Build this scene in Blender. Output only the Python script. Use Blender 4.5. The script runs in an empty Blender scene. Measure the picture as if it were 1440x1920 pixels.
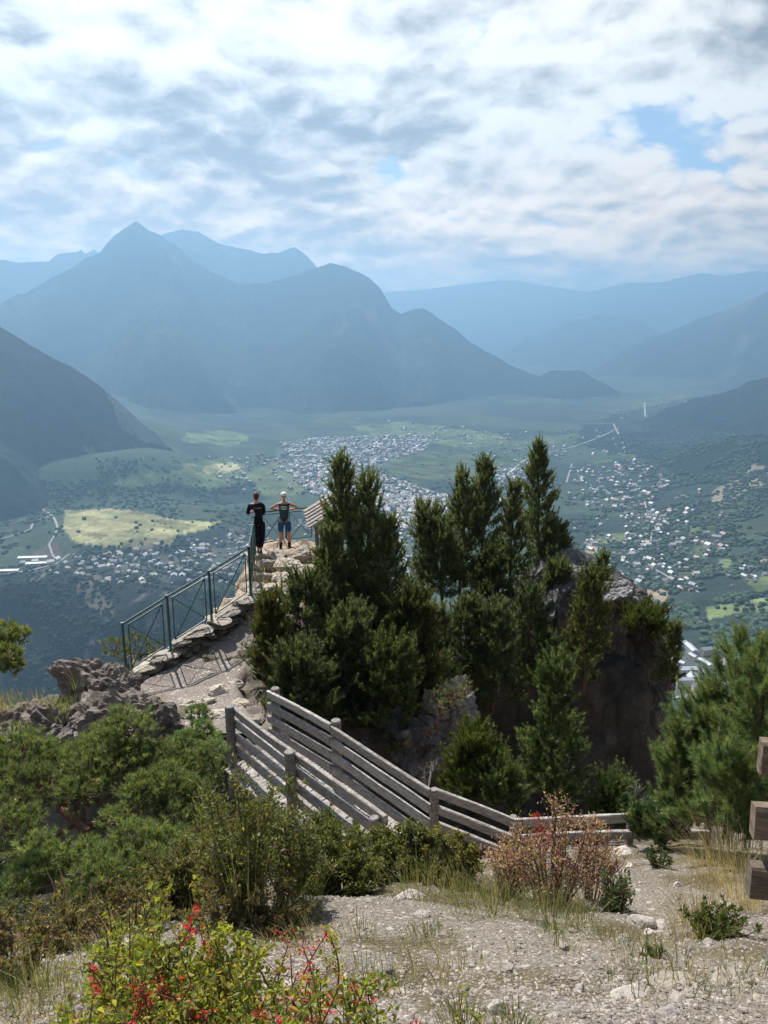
import bpy, bmesh, math, random
import numpy as np
from mathutils import Vector, Matrix

S = bpy.context.scene
COL = S.collection

# ------------------------------------------------------------------ camera
FPX = 1442.0                      # focal length in pixels of the 1440 x 1920 photograph
PITCH = math.radians(14.02)
cam_d = bpy.data.cameras.new("camera")
cam = bpy.data.objects.new("camera", cam_d)
COL.objects.link(cam)
cam_d.sensor_fit = 'VERTICAL'
cam_d.sensor_height = 24.0
cam_d.sensor_width = 18.0
cam_d.lens = 24.0 * FPX / 1920.0
cam_d.clip_start = 0.05
cam_d.clip_end = 80000.0
cam.location = (0, 0, 0)
cam.rotation_euler = (math.radians(90) - PITCH, 0, 0)
S.camera = cam

# ------------------------------------------------------------------ exposure
S.view_settings.view_transform = 'Standard'
S.view_settings.look = 'None'
S.view_settings.gamma = 1.0
S.view_settings.exposure = 0.68
S.cycles.use_denoising = True
S.cycles.max_bounces = 8
S.cycles.diffuse_bounces = 3
S.cycles.glossy_bounces = 2
S.cycles.transmission_bounces = 3
S.cycles.transparent_max_bounces = 6
S.cycles.volume_bounces = 0
S.cycles.sample_clamp_indirect = 4.0

# ------------------------------------------------------------------ sun
SUN_EL = math.radians(50)
SUN_AZ = math.radians(-24)        # measured from +Y towards +X: a little left of straight ahead
sd = Vector((math.sin(SUN_AZ) * math.cos(SUN_EL), math.cos(SUN_AZ) * math.cos(SUN_EL), math.sin(SUN_EL)))
sun_d = bpy.data.lights.new("sun", 'SUN')
sun_d.energy = 5.0
sun_d.angle = math.radians(0.6)
sun_d.color = (1.0, 0.95, 0.87)
sun = bpy.data.objects.new("sun", sun_d)
COL.objects.link(sun)
sun.rotation_euler = sd.to_track_quat('Z', 'Y').to_euler()


# ------------------------------------------------------------------ node helper
class NT:
    def __init__(self, tree):
        self.t = tree
        tree.nodes.clear()

    def new(self, typ, **kw):
        n = self.t.nodes.new(typ)
        for k, v in kw.items():
            setattr(n, k, v)
        return n

    def put(self, sock, v):
        if v is None:
            return
        if isinstance(v, bpy.types.NodeSocket):
            self.t.links.new(v, sock)
        else:
            if isinstance(v, (tuple, list)) and len(v) == 3 and sock.type == 'RGBA':
                v = (*v, 1.0)
            sock.default_value = v

    def m(self, op, a, b=None, c=None, clamp=False):
        n = self.new('ShaderNodeMath', operation=op, use_clamp=clamp)
        self.put(n.inputs[0], a); self.put(n.inputs[1], b); self.put(n.inputs[2], c)
        return n.outputs[0]

    def vm(self, op, a, b=None, scale=None):
        n = self.new('ShaderNodeVectorMath', operation=op)
        self.put(n.inputs[0], a); self.put(n.inputs[1], b)
        if scale is not None:
            self.put(n.inputs['Scale'], scale)
        return n.outputs['Value'] if op in ('DOT_PRODUCT', 'LENGTH', 'DISTANCE') else n.outputs[0]

    def noise(self, vec, scale, detail=4, rough=0.5, dist=0.0, color=False):
        n = self.new('ShaderNodeTexNoise')
        self.put(n.inputs['Vector'], vec); self.put(n.inputs['Scale'], scale)
        n.inputs['Detail'].default_value = detail
        n.inputs['Roughness'].default_value = rough
        n.inputs['Distortion'].default_value = dist
        return n.outputs['Color' if color else 'Fac']

    def voro(self, vec, scale, feature='F1', rand=1.0):
        n = self.new('ShaderNodeTexVoronoi', feature=feature)
        self.put(n.inputs['Vector'], vec); self.put(n.inputs['Scale'], scale)
        n.inputs['Randomness'].default_value = rand
        return n

    def mix(self, fac, a, b, blend='MIX'):
        n = self.new('ShaderNodeMix', data_type='RGBA', blend_type=blend)
        n.clamp_factor = True
        self.put(n.inputs[0], fac); self.put(n.inputs[6], a); self.put(n.inputs[7], b)
        return n.outputs[2]

    def ss(self, v, lo, hi, to0=0.0, to1=1.0):
        n = self.new('ShaderNodeMapRange', interpolation_type='SMOOTHSTEP')
        self.put(n.inputs[0], v); self.put(n.inputs[1], lo); self.put(n.inputs[2], hi)
        self.put(n.inputs[3], to0); self.put(n.inputs[4], to1)
        return n.outputs[0]

    def comb(self, x, y, z):
        n = self.new('ShaderNodeCombineXYZ')
        self.put(n.inputs[0], x); self.put(n.inputs[1], y); self.put(n.inputs[2], z)
        return n.outputs[0]

    def sep(self, v):
        n = self.new('ShaderNodeSeparateXYZ')
        self.put(n.inputs[0], v)
        return n.outputs[0], n.outputs[1], n.outputs[2]

    def scale(self, v, s):
        return self.vm('SCALE', v, scale=s)


# ------------------------------------------------------------------ pixel <-> world layout helpers
CP, SP = math.cos(PITCH), math.sin(PITCH)


def ray(px, py):
    px = np.asarray(px, float); py = np.asarray(py, float)
    off = (960 - py) / FPX
    return np.stack([(px - 720) / FPX, CP + off * SP, -SP + off * CP], -1)


def at(px, py, D):
    """The point seen at photo pixel (px, py) at depth D along the camera axis."""
    return ray(px, py) * np.asarray(D, float)[..., None] if np.ndim(D) else ray(px, py) * D


def proj(P):
    P = np.asarray(P, float)
    d = P[..., 1] * CP - P[..., 2] * SP
    u = P[..., 1] * SP + P[..., 2] * CP
    d = np.maximum(d, 1e-3)
    return 720 + FPX * P[..., 0] / d, 960 - FPX * u / d, d


# ------------------------------------------------------------------ world: Nishita sky with a broken cloud deck
world = bpy.data.worlds.new("World")
S.world = world
world.cycles.sampling_method = 'MANUAL'
world.cycles.sample_map_resolution = 512
world.use_nodes = True
w = NT(world.node_tree)
skyn = w.new('ShaderNodeTexSky', sky_type='NISHITA')
skyn.sun_disc = False
skyn.sun_elevation = SUN_EL
skyn.sun_rotation = SUN_AZ
skyn.altitude = 1900
skyn.dust_density = 1.5
skyn.air_density = 1.0
tc = w.new('ShaderNodeTexCoord')
D_ = tc.outputs['Generated']
dx, dy, dz = w.sep(D_)
zc = w.m('ADD', w.m('MAXIMUM', dz, 0.0), 0.40)
P_ = w.comb(w.m('DIVIDE', dx, zc), w.m('DIVIDE', dy, zc), 0.0)
warp = w.noise(P_, 3.0, 4, 0.55, color=True)
Pw = w.vm('ADD', P_, w.scale(w.vm('SUBTRACT', warp, (0.5, 0.5, 0.5)), 0.16))
tosun = (float(sd.x / (sd.z + .40)), float(sd.y / (sd.z + .40)), 0.0)
sv = w.vm('NORMALIZE', w.vm('SUBTRACT', tosun, P_))


def dens(p):
    """Billowing density: broad banks broken into rounded lumps."""
    p = w.vm('MULTIPLY', p, (0.9, 1.0, 1))
    a = w.noise(p, 2.5, 4, 0.5)
    v1 = w.voro(p, 6.5, 'F1').outputs[0]
    v2 = w.voro(w.vm('ADD', p, (4.1, 2.2, 0)), 14.0, 'F1').outputs[0]
    f = w.noise(p, 9.5, 7, 0.66)
    s = w.m('MULTIPLY', w.m('SUBTRACT', 0.42, v1), 0.36)
    s = w.m('ADD', s, w.m('MULTIPLY', w.m('SUBTRACT', 0.42, v2), 0.20))
    s = w.m('ADD', s, w.m('MULTIPLY', w.m('SUBTRACT', f, 0.5), 0.42))
    return w.m('ADD', w.m('MULTIPLY', w.m('SUBTRACT', a, 0.5), 1.0), w.m('ADD', s, 0.5))


d0 = dens(Pw)
d1 = dens(w.vm('ADD', Pw, w.scale(sv, 0.035)))
big = w.noise(w.vm('ADD', P_, (3.7, 1.9, 0.0)), 1.5, 2, 0.5)


def blob(px, py, rx, ry):
    """A soft gap or bank in the deck, given by the direction it is seen in and its half-size in degrees."""
    v = ray(px, py); v = v / np.linalg.norm(v)
    az0, el0 = math.atan2(v[0], v[1]), math.asin(v[2])
    az = w.m('ARCTAN2', dx, dy)
    el = w.m('ARCSINE', dz)
    a = w.m('DIVIDE', w.m('SUBTRACT', az, az0), math.radians(rx))
    b = w.m('DIVIDE', w.m('SUBTRACT', el, el0), math.radians(ry))
    return w.ss(w.m('SQRT', w.m('ADD', w.m('MULTIPLY', a, a), w.m('MULTIPLY', b, b))), 0.0, 1.6, 1.0, 0.0)


gap = w.m('MULTIPLY', blob(1320, 238, 9, 2.1), 0.32)
for bx, by, rx, ry, k in ((1400, 335, 6.0, 1.8, 0.32), (20, 252, 5, 1.1, .24), 
                          (830, 425, 6, .8, .2), (1180, 385, 3, .7, .13)):
    gap = w.m('ADD', gap, w.m('MULTIPLY', blob(bx, by, rx, ry), k))
dd = w.m('SUBTRACT', w.m('ADD', d0, w.ss(dz, 0.02, 0.2, 0.42, 0.29)), gap)
cover = w.ss(dd, 0.40, 0.56)
thick = w.ss(w.m('ADD', dd, w.m('MULTIPLY', w.m('SUBTRACT', big, 0.5), 0.55)), 0.58, 0.98)
lit = w.m('MULTIPLY', w.m('SUBTRACT', d0, d1), 5.0)
bright = blob(880, 130, 26, 9)
dark1 = w.m('MULTIPLY', blob(330, 320, 20, 6), 0.85)
shade = w.m('ADD', w.m('SUBTRACT', w.m('ADD', w.m('MULTIPLY', thick, 0.75), 0.27), w.m('MULTIPLY', lit, 0.9)),
            w.m('SUBTRACT', w.m('MULTIPLY', dark1, 0.45), w.m('MULTIPLY', bright, 0.36)))
shade = w.m('ADD', shade, w.m('MULTIPLY', w.m('SUBTRACT', w.noise(Pw, 6.0, 8, 0.66), 0.5), 2.2))
shade = w.ss(shade, -0.25, 1.55)
ccol = w.mix(shade, (0.82, 0.765, 0.70), (0.19, 0.162, 0.146))
# the deck is far brighter on the sun's side than behind the viewer
fwd = w.m('MULTIPLY', w.vm('DOT_PRODUCT', D_, tuple(sd)), 1.0)
glow = w.ss(fwd, -0.3, 0.95, 0.30, 1.0)
low = w.ss(dz, 0.0, 0.2, 1.95, 1.0)
ccol = w.scale(ccol, w.m('MULTIPLY', glow, low))
lowt = w.ss(dz, 0.02, 0.24, 1.0, 0.0)
ccol = w.mix(lowt, ccol, w.vm('MULTIPLY', ccol, (1.50, 1.0, 0.46)))
# overhead, outside the picture, the deck opens to blue sky
over = w.ss(dz, 0.42, 0.62, 1.0, 0.25)
cover = w.m('MULTIPLY', cover, over)
b1 = w.new('ShaderNodeBackground'); w.put(b1.inputs[0], skyn.outputs[0]); b1.inputs[1].default_value = 0.075
b2 = w.new('ShaderNodeBackground'); w.put(b2.inputs[0], ccol); b2.inputs[1].default_value = 1.0
mx = w.new('ShaderNodeMixShader'); w.put(mx.inputs[0], cover)
w.t.links.new(b1.outputs[0], mx.inputs[1]); w.t.links.new(b2.outputs[0], mx.inputs[2])
wo = w.new('ShaderNodeOutputWorld'); w.t.links.new(mx.outputs[0], wo.inputs[0])


# ------------------------------------------------------------------ numpy noise
def _hash(ix, iy, iz, seed):
    h = (ix * 374761393 + iy * 668265263 + iz * 2147483647 + seed * 1274126177) & 0xFFFFFFFF
    h = ((h ^ (h >> 13)) * 1274126177) & 0xFFFFFFFF
    h = ((h ^ (h >> 16)) * 2246822519) & 0xFFFFFFFF
    return ((h ^ (h >> 15)) & 0xFFFFFF) / float(0xFFFFFF)


def vnoise(p, seed=0):
    p = np.asarray(p, float)
    i = np.floor(p).astype(np.int64); f = p - i
    u = f * f * f * (f * (f * 6 - 15) + 10)
    x, y, z = i[:, 0], i[:, 1], i[:, 2]
    r = 0
    for a in (0, 1):
        wx = u[:, 0] if a else 1 - u[:, 0]
        for b in (0, 1):
            wy = u[:, 1] if b else 1 - u[:, 1]
            for c in (0, 1):
                wz = u[:, 2] if c else 1 - u[:, 2]
                r = r + wx * wy * wz * _hash(x + a, y + b, z + c, seed)
    return r * 2 - 1


def fbm(p, octv=4, seed=0, gain=0.5, lac=2.03):
    p = np.asarray(p, float); s = 0; a = 1.0
    for k in range(octv):
        s = s + a * vnoise(p * lac ** k + k * 17.3, seed + k); a *= gain
    return s


def ridged(p, octv=4, seed=0, gain=0.5, lac=2.03):
    p = np.asarray(p, float); s = 0; a = 1.0
    for k in range(octv):
        s = s + a * (1 - np.abs(vnoise(p * lac ** k + k * 11.7, seed + k)) * 2); a *= gain
    return s


def sst(x, a, b):
    t = np.clip((np.asarray(x, float) - a) / (b - a), 0, 1)
    return t * t * (3 - 2 * t)


def xyz(x, y, z=None):
    x = np.asarray(x, float)
    return np.stack([x, np.asarray(y, float), np.zeros_like(x) if z is None else np.asarray(z, float)], -1)


# ------------------------------------------------------------------ mesh accumulator
class MB:
    """Collects vertices and faces and links them as ONE mesh object."""

    def __init__(self):
        self.V = []; self.F = []; self.M = []; self.C = []; self.n = 0

    def add(self, V, F, mat=0, col=None):
        V = np.asarray(V, float).reshape(-1, 3)
        F = np.asarray(F, np.int64)
        self.V.append(V); self.F.append(F + self.n)
        self.M.append(np.full(len(F), mat, np.int32) if np.ndim(mat) == 0 else np.asarray(mat, np.int32))
        if col is None:
            col = np.ones((len(V), 3))
        col = np.asarray(col, float)
        if col.ndim == 1:
            col = np.tile(col, (len(V), 1))
        self.C.append(col)
        self.n += len(V)

    def tube(self, pts, rad, sides=6, mat=0, col=None, cap=True):
        pts = np.asarray(pts, float); n = len(pts)
        rad = np.broadcast_to(np.asarray(rad, float), (n,))
        t = np.gradient(pts, axis=0); t /= np.linalg.norm(t, axis=1, keepdims=True) + 1e-9
        up = np.array([0, 0, 1.0]) if abs(t[0, 2]) < .9 else np.array([1.0, 0, 0])
        a = np.cross(t, up); a /= np.linalg.norm(a, axis=1, keepdims=True) + 1e-9
        b = np.cross(t, a)
        th = np.arange(sides) * 2 * math.pi / sides
        V = pts[:, None] + rad[:, None, None] * (np.cos(th)[None, :, None] * a[:, None] + np.sin(th)[None, :, None] * b[:, None])
        V = V.reshape(-1, 3)
        i = np.arange(n - 1)[:, None] * sides; j = np.arange(sides)[None]; j2 = (j + 1) % sides
        F = np.stack([i + j, i + j2, i + sides + j2, i + sides + j], -1).reshape(-1, 4)
        self.add(V, F, mat, col)
        if cap:
            for k in (0, n - 1):
                c = V[k * sides:(k + 1) * sides]
                VV = np.vstack([c, pts[k]])
                FF = np.stack([np.arange(sides), (np.arange(sides) + 1) % sides, np.full(sides, sides)], -1)
                self.add(VV, FF if k else FF[:, ::-1], mat, col)

    def box(self, c, s, R=None, mat=0, col=None, jitter=0, rng=None):
        s = np.asarray(s, float) / 2
        V = np.array([[x, y, z] for x in (-1, 1) for y in (-1, 1) for z in (-1, 1)], float) * s
        if jitter:
            V = V + rng.normal(0, jitter, V.shape)
        if R is not None:
            V = V @ np.asarray(R, float).T
        V = V + np.asarray(c, float)
        F = [[0, 1, 3, 2], [4, 6, 7, 5], [0, 4, 5, 1], [2, 3, 7, 6], [0, 2, 6, 4], [1, 5, 7, 3]]
        self.add(V, F, mat, col)

    def build(self, name, mats, parent=None, smooth=False, loc=None):
        me = bpy.data.meshes.new(name)
        V = np.vstack(self.V)
        if loc is not None:
            V = V - np.asarray(loc, float)
        me.vertices.add(len(V))
        me.vertices.foreach_set('co', V.astype(np.float32).ravel())
        tot = np.concatenate([np.full(len(f), f.shape[1], np.int32) for f in self.F])
        idx = np.concatenate([f.ravel() for f in self.F]).astype(np.int32)
        start = np.concatenate([[0], np.cumsum(tot)[:-1]]).astype(np.int32)
        me.loops.add(len(idx)); me.loops.foreach_set('vertex_index', idx)
        me.polygons.add(len(tot))
        me.polygons.foreach_set('loop_start', start)
        me.polygons.foreach_set('loop_total', tot)
        me.polygons.foreach_set('material_index', np.concatenate(self.M))
        me.polygons.foreach_set('use_smooth', np.full(len(tot), bool(smooth)))
        at_ = me.attributes.new('Col', 'FLOAT_COLOR', 'POINT')
        C = np.vstack(self.C)
        at_.data.foreach_set('color', np.hstack([C, np.ones((len(C), 1))]).astype(np.float32).ravel())
        me.update(calc_edges=True)
        for m in (mats if isinstance(mats, (list, tuple)) else [mats]):
            me.materials.append(m)
        o = bpy.data.objects.new(name, me)
        COL.objects.link(o)
        if parent is not None:
            o.parent = parent
        if loc is not None:
            o.location = tuple(float(v) for v in loc)
        return o


def tag(o, label=None, cat=None, group=None, kind=None):
    if label: o['label'] = label
    if cat: o['category'] = cat
    if group: o['group'] = group
    if kind: o['kind'] = kind
    return o


def empty(name, loc, label, cat, group=None, rz=0.0):
    o = bpy.data.objects.new(name, None)
    COL.objects.link(o)
    o.location = tuple(float(v) for v in loc)
    o.rotation_euler = (0, 0, rz)
    o.empty_display_size = 0.2
    return tag(o, label, cat, group)


def rotz(a):
    c, s = math.cos(a), math.sin(a)
    return np.array([[c, -s, 0], [s, c, 0], [0, 0, 1.0]])


def frame_to(d, roll):
    """Rotation matrices (n,3,3) taking +Z to directions d (n,3) with a roll about it."""
    d = d / (np.linalg.norm(d, axis=1, keepdims=True) + 1e-9)
    h = np.where(np.abs(d[:, 2:3]) < .95, np.array([[0, 0, 1.0]]), np.array([[1.0, 0, 0]]))
    a = np.cross(h, d); a /= np.linalg.norm(a, axis=1, keepdims=True) + 1e-9
    b = np.cross(d, a)
    c, s = np.cos(roll)[:, None], np.sin(roll)[:, None]
    return np.stack([a * c + b * s, -a * s + b * c, d], -1)


def scatter(mb, TV, TF, pos, R, scale, col, mat=0):
    """Writes a copy of the template (TV, TF) at every pos into the accumulator."""
    n = len(pos)
    if n == 0:
        return
    scale = np.broadcast_to(np.asarray(scale, float).reshape(-1, 1) if np.ndim(scale) < 2 else scale, (n, 3) if np.ndim(scale) == 2 else (n, 1))
    V = np.einsum('nij,nvj->nvi', R, TV[None] * scale[:, None, :]) + pos[:, None]
    F = TF[None] + (np.arange(n) * len(TV))[:, None, None]
    C = np.repeat(np.asarray(col, float).reshape(n, 1, 3) if np.ndim(col) == 2 else np.tile(col, (n, 1, 1)).reshape(n, 1, 3), len(TV), 1)
    mb.add(V.reshape(-1, 3), F.reshape(-1, TF.shape[1]), mat, C.reshape(-1, 3))


# ------------------------------------------------------------------ materials
def new_mat(name):
    m = bpy.data.materials.new(name)
    m.use_nodes = True
    n = NT(m.node_tree)
    out = n.new('ShaderNodeOutputMaterial')
    return m, n, out


def attr(n):
    a = n.new('ShaderNodeAttribute'); a.attribute_name = 'Col'
    return a.outputs['Color']


def pbsdf(n, out, col, rough=0.8, spec=0.3, bump=None, bdist=0.02, bstr=1.0, metal=0.0):
    b = n.new('ShaderNodeBsdfPrincipled')
    n.put(b.inputs['Base Color'], col); n.put(b.inputs['Roughness'], rough)
    b.inputs['Specular IOR Level'].default_value = spec
    b.inputs['Metallic'].default_value = metal
    if bump is not None:
        bp = n.new('ShaderNodeBump')
        n.put(bp.inputs['Height'], bump)
        bp.inputs['Distance'].default_value = bdist; bp.inputs['Strength'].default_value = bstr
        n.t.links.new(bp.outputs[0], b.inputs['Normal'])
    n.t.links.new(b.outputs[0], out.inputs[0])
    return b


def objc(n):
    return n.new('ShaderNodeTexCoord').outputs['Object']


def leaf_mat(name, trans=0.35, rough=0.5, spec=0.3, tint=(1.25, 1.2, 0.55)):
    """Foliage: colour per leaf from the mesh, some light passing through."""
    m, n, out = new_mat(name)
    c = attr(n)
    b = n.new('ShaderNodeBsdfPrincipled')
    n.put(b.inputs['Base Color'], c); b.inputs['Roughness'].default_value = rough
    b.inputs['Specular IOR Level'].default_value = spec
    t = n.new('ShaderNodeBsdfTranslucent')
    n.put(t.inputs[0], n.vm('MULTIPLY', c, tint))
    mx = n.new('ShaderNodeMixShader'); mx.inputs[0].default_value = trans
    n.t.links.new(b.outputs[0], mx.inputs[1]); n.t.links.new(t.outputs[0], mx.inputs[2])
    n.t.links.new(mx.outputs[0], out.inputs[0])
    return m


def plain(name, col, rough=0.6, spec=0.3, var=0.25, scale=6.0, bump=0.0, metal=0.0, use_col=True):
    m, n, out = new_mat(name)
    o = objc(n)
    f = n.noise(o, scale, 5, 0.6)
    c2 = n.mix(f, tuple(v * (1 - var) for v in col), tuple(min(1, v * (1 + var)) for v in col))
    if use_col:
        c2 = n.vm('MULTIPLY', c2, attr(n))
    pbsdf(n, out, c2, rough, spec, f if bump else None, bump or .01, 1.0, metal)
    return m


def terrain_mat(name, s1, s2):
    m, n, out = new_mat(name)
    o = objc(n)
    f1 = n.noise(o, 1.0 / s1, 6, 0.65)
    f2 = n.noise(o, 1.0 / s2, 5, 0.7)
    k = n.m('ADD', n.m('MULTIPLY', n.m('SUBTRACT', f1, 0.5), 1.3), n.m('MULTIPLY', n.m('SUBTRACT', f2, 0.5), 1.5))
    k = n.m('MAXIMUM', n.m('ADD', 1.0, k), 0.25)
    pbsdf(n, out, n.scale(attr(n), k), 0.95, 0.05, f2, s2 * .35, 0.8)
    return m


# ------------------------------------------------------------------ valley floor and mountains
FOREST = np.array([.012, .019, .018]); MEADOW = np.array([.155, .20, .085]); ROCK = np.array([.26, .24, .21])
DRY = np.array([.38, .36, .18]); SOIL = np.array([.30, .24, .16]); SCRUB = np.array([.024, .034, .026])


def inpoly(px, py, poly):
    poly = np.asarray(poly, float); n = len(poly); r = np.zeros(px.shape, bool); j = n - 1
    for i in range(n):
        xi, yi = poly[i]; xj, yj = poly[j]
        c = ((yi > py) != (yj > py)) & (px < (xj - xi) * (py - yi) / (yj - yi + 1e-9) + xi)
        r ^= c; j = i
    return r


def valley(x, y):
    x = np.asarray(x, float); y = np.asarray(y, float)
    r = np.hypot(x, y); az = np.degrees(np.arctan2(x, np.maximum(y, 1)))
    p = xyz(x, y)
    z = np.full(x.shape, -800.0)
    z = z + fbm(p / 1500, 3, 5) * 22 + fbm(p / 330, 3, 6) * 7
    # hillside rising to the right
    e = np.maximum(0, x - .25 * y)
    z = z + (e * .13 + e * e * 4.0e-5) * (1 - .85 * sst(y, 3600, 5600))
    # near left: plateau edge falling into the gorge
    edge = 2330 + 160 * fbm(p / 400, 3, 9) + np.clip(-az - 8, 0, 20) * 9
    wl = sst(-az + 2.5 * fbm(p / 300, 3, 10), 0.0, 9.0)
    z = z - wl * sst(edge - r, 0, 520) * 330
    z = z - wl * sst(edge - r, 40, 300) * 45 * np.clip(ridged(p / 160, 4, 12) - .9, -.3, 1.5)
    # dry plateau left
    px_, py_, _ = proj(np.stack([x, y, z], -1))
    a = (px_ - 265) / 190; b = (r - 2960) / 330
    q = np.maximum(np.abs(a), np.abs(b))
    z = z + 46 * sst(1.25 - np.sqrt(a * a + b * b), 0, .5)
    # gorge behind the plateau
    z = z - 70 * np.exp(-((r - 3620) / 190) ** 2) * sst(-az, 6, 10)
    # bank rising again beyond it on the left
    z = z + 150 * sst(-az, 11, 19) * sst(r, 3350, 3900)
    # bare knoll on the right
    kx, ky = .465 * 3900, 3900
    z = z + 95 * np.exp(-(((x - kx) / 240) ** 2 + ((y - ky) / 420) ** 2))
    # the lookout's own flank, far below
    z = np.maximum(z, -10 - 1.15 * np.maximum(r - 20, 0) - 14 * np.abs(fbm(p / 60, 3, 31)))
    return z


MEADOWS = [([(350, 812), (440, 806), (470, 826), (420, 838), (345, 828)], MEADOW * .9),
           ([(185, 905), (250, 890), (330, 884), (345, 868), (430, 858), (470, 880), (520, 866), (585, 890), (560, 925), (505, 930), (470, 905), (400, 915), (320, 905), (250, 915)], MEADOW * .8),
           ([(380, 870), (440, 868), (450, 885), (385, 890)], DRY),
           ([(120, 958), (180, 953), (260, 958), (330, 975), (415, 976), (390, 990), (330, 1000), (320, 1022), (265, 1030), (210, 1025), (140, 1020), (115, 990)], DRY * .82),
           ([(660, 800), (760, 790), (860, 806), (930, 812), (960, 830), (880, 842), (800, 830), (700, 820)], MEADOW * .8),
           ([(560, 800), (640, 770), (700, 775), (650, 800)], MEADOW * .45),
           ([(720, 860), (820, 845), (960, 850), (990, 865), (900, 905), (790, 900), (730, 885)], MEADOW * .52),
           ([(960, 826), (1060, 815), (1150, 800), (1160, 808), (1050, 832), (980, 842)], MEADOW * .6),
           ([(1100, 862), (1170, 850), (1200, 856), (1120, 870)], MEADOW * .6),
           ([(1190, 748), (1300, 735), (1270, 770), (1180, 772)], MEADOW * .6),
           ([(1320, 1140), (1440, 1115), (1440, 1152), (1380, 1150), (1330, 1162)], MEADOW * 1.05),
           ([(1180, 1110), (1215, 1105), (1225, 1125), (1190, 1130)], MEADOW), ([(1215, 1105), (1255, 1108), (1252, 1130), (1222, 1130)], SOIL),
           ([(1115, 1000), (1165, 1000), (1170, 1018), (1120, 1020)], MEADOW), ([(1098, 1015), (1118, 1012), (1118, 1040), (1098, 1040)], SOIL),
           ([(1345, 1050), (1370, 1050), (1370, 1066), (1350, 1066)], MEADOW * .8), ([(1070, 1045), (1130, 1040), (1120, 1065), (1072, 1068)], MEADOW * .8),
           ([(1290, 990), (1340, 985), (1340, 1000), (1290, 1005)], MEADOW * .6), ([(1400, 1090), (1440, 1080), (1440, 1110), (1410, 1110)], MEADOW * .7),
           ([(1300, 1025), (1325, 1020), (1325, 1050), (1300, 1050)], MEADOW * .6), ([(1270, 1075), (1300, 1070), (1300, 1085), (1272, 1090)], MEADOW * .5)]


V_FOREST = np.array([.034, .052, .042]); V_SCRUB = np.array([.062, .088, .056])


def valley_col(V):
    px, py, d = proj(V)
    p = V * np.array([1, 1, .0])
    jx = px + fbm(p / 140, 3, 41) * 6; jy = py + fbm(p / 140, 3, 42) * 2.5
    f = fbm(p / 420, 4, 43)
    k = sst(f, -.15, .35)[:, None]
    C = V_FOREST * (1 - k) + V_SCRUB * k
    far = sst(d, 3200, 4500)[:, None] * .5
    gm = sst(fbm(p / 700, 3, 47), .15, .45)[:, None] * sst(d, 1300, 2200)[:, None]
    C = C * (1 - gm * .4) + MEADOW * .5 * gm * .4
    for poly, c in MEADOWS:
        k = inpoly(jx, jy, poly)
        q = p[k] @ rotz(.5).T
        cell = np.floor(q[:, :2] / np.array([95., 48.])).astype(np.int64)
        tone = (.55 + .75 * _hash(cell[:, 0], cell[:, 1], cell[:, 0] * 0, 45) + .15 * vnoise(p[k] / 120, 44))[:, None]
        C[k] = c * tone
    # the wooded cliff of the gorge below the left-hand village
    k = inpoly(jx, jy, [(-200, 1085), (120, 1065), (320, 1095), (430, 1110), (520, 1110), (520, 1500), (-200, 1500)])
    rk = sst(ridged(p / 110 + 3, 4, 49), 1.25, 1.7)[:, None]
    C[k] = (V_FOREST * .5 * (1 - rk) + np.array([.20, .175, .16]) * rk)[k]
    # bare slope on the near left and on the knoll
    k = (inpoly(jx, jy, [(150, 1070), (190, 1080), (215, 1150), (180, 1160), (140, 1110)]) | inpoly(jx, jy, [(60, 1035), (110, 1020), (120, 1050), (95, 1065)]))
    C[k] = np.array([.17, .15, .12]) * .7
    k = inpoly(jx, jy, [(1330, 935), (1370, 890), (1420, 862), (1440, 865), (1440, 905), (1400, 920), (1345, 955)])
    C[k] = np.array([.26, .23, .17])
    # forest on the slopes at the right
    k = inpoly(jx, jy, [(1090, 800), (1180, 770), (1300, 745), (1500, 690), (1500, 900), (1400, 865), (1300, 905), (1180, 850), (1080, 835)])
    C[k] = (V_FOREST * (.45 + .35 * sst(fbm(p / 300, 3, 57), -.2, .5))[:, None])[k]
    # built-up ground of the towns
    for poly in ([(520, 830), (620, 820), (820, 815), (800, 850), (700, 880), (720, 930), (840, 930), (860, 960), (760, 1000), (740, 1110), (790, 1110), (770, 1010), (700, 1000), (620, 940), (560, 925), (520, 880)],
                 [(1250, 1195), (1300, 1215), (1440, 1260), (1440, 1350), (1270, 1340)], [(290, 1020), (470, 985), (480, 1060), (330, 1100), (130, 1050)],
                 [(930, 880), (1000, 850), (1010, 930), (940, 950)]):
        k = inpoly(jx, jy, poly) & (fbm(p / 60, 2, 77) > -.25)
        C[k] = C[k] * .5 + np.array([.15, .15, .14]) * .5
    return C


M_VALLEY = terrain_mat("valley land", 160.0, 28.0)
M_MOUNT = terrain_mat("mountain land", 700.0, 150.0)


def polar_grid(az0, az1, na, r):
    a = np.radians(np.linspace(az0, az1, na))
    A, R = np.meshgrid(a, r, indexing='ij')
    nr = len(r)
    i = np.arange(na - 1)[:, None] * nr + np.arange(nr - 1)[None]
    F = np.stack([i, i + nr, i + nr + 1, i + 1], -1).reshape(-1, 4)
    return (R * np.sin(A)).ravel(), (R * np.cos(A)).ravel(), F


vx, vy, vF = polar_grid(-46, 46, 760, np.geomspace(22, 20000, 900))
vz = valley(vx, vy)
vV = np.stack([vx, vy, vz], -1)
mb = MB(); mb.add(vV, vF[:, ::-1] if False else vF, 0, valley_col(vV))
tag(mb.build('valley', M_VALLEY, smooth=True), kind='structure')


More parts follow.
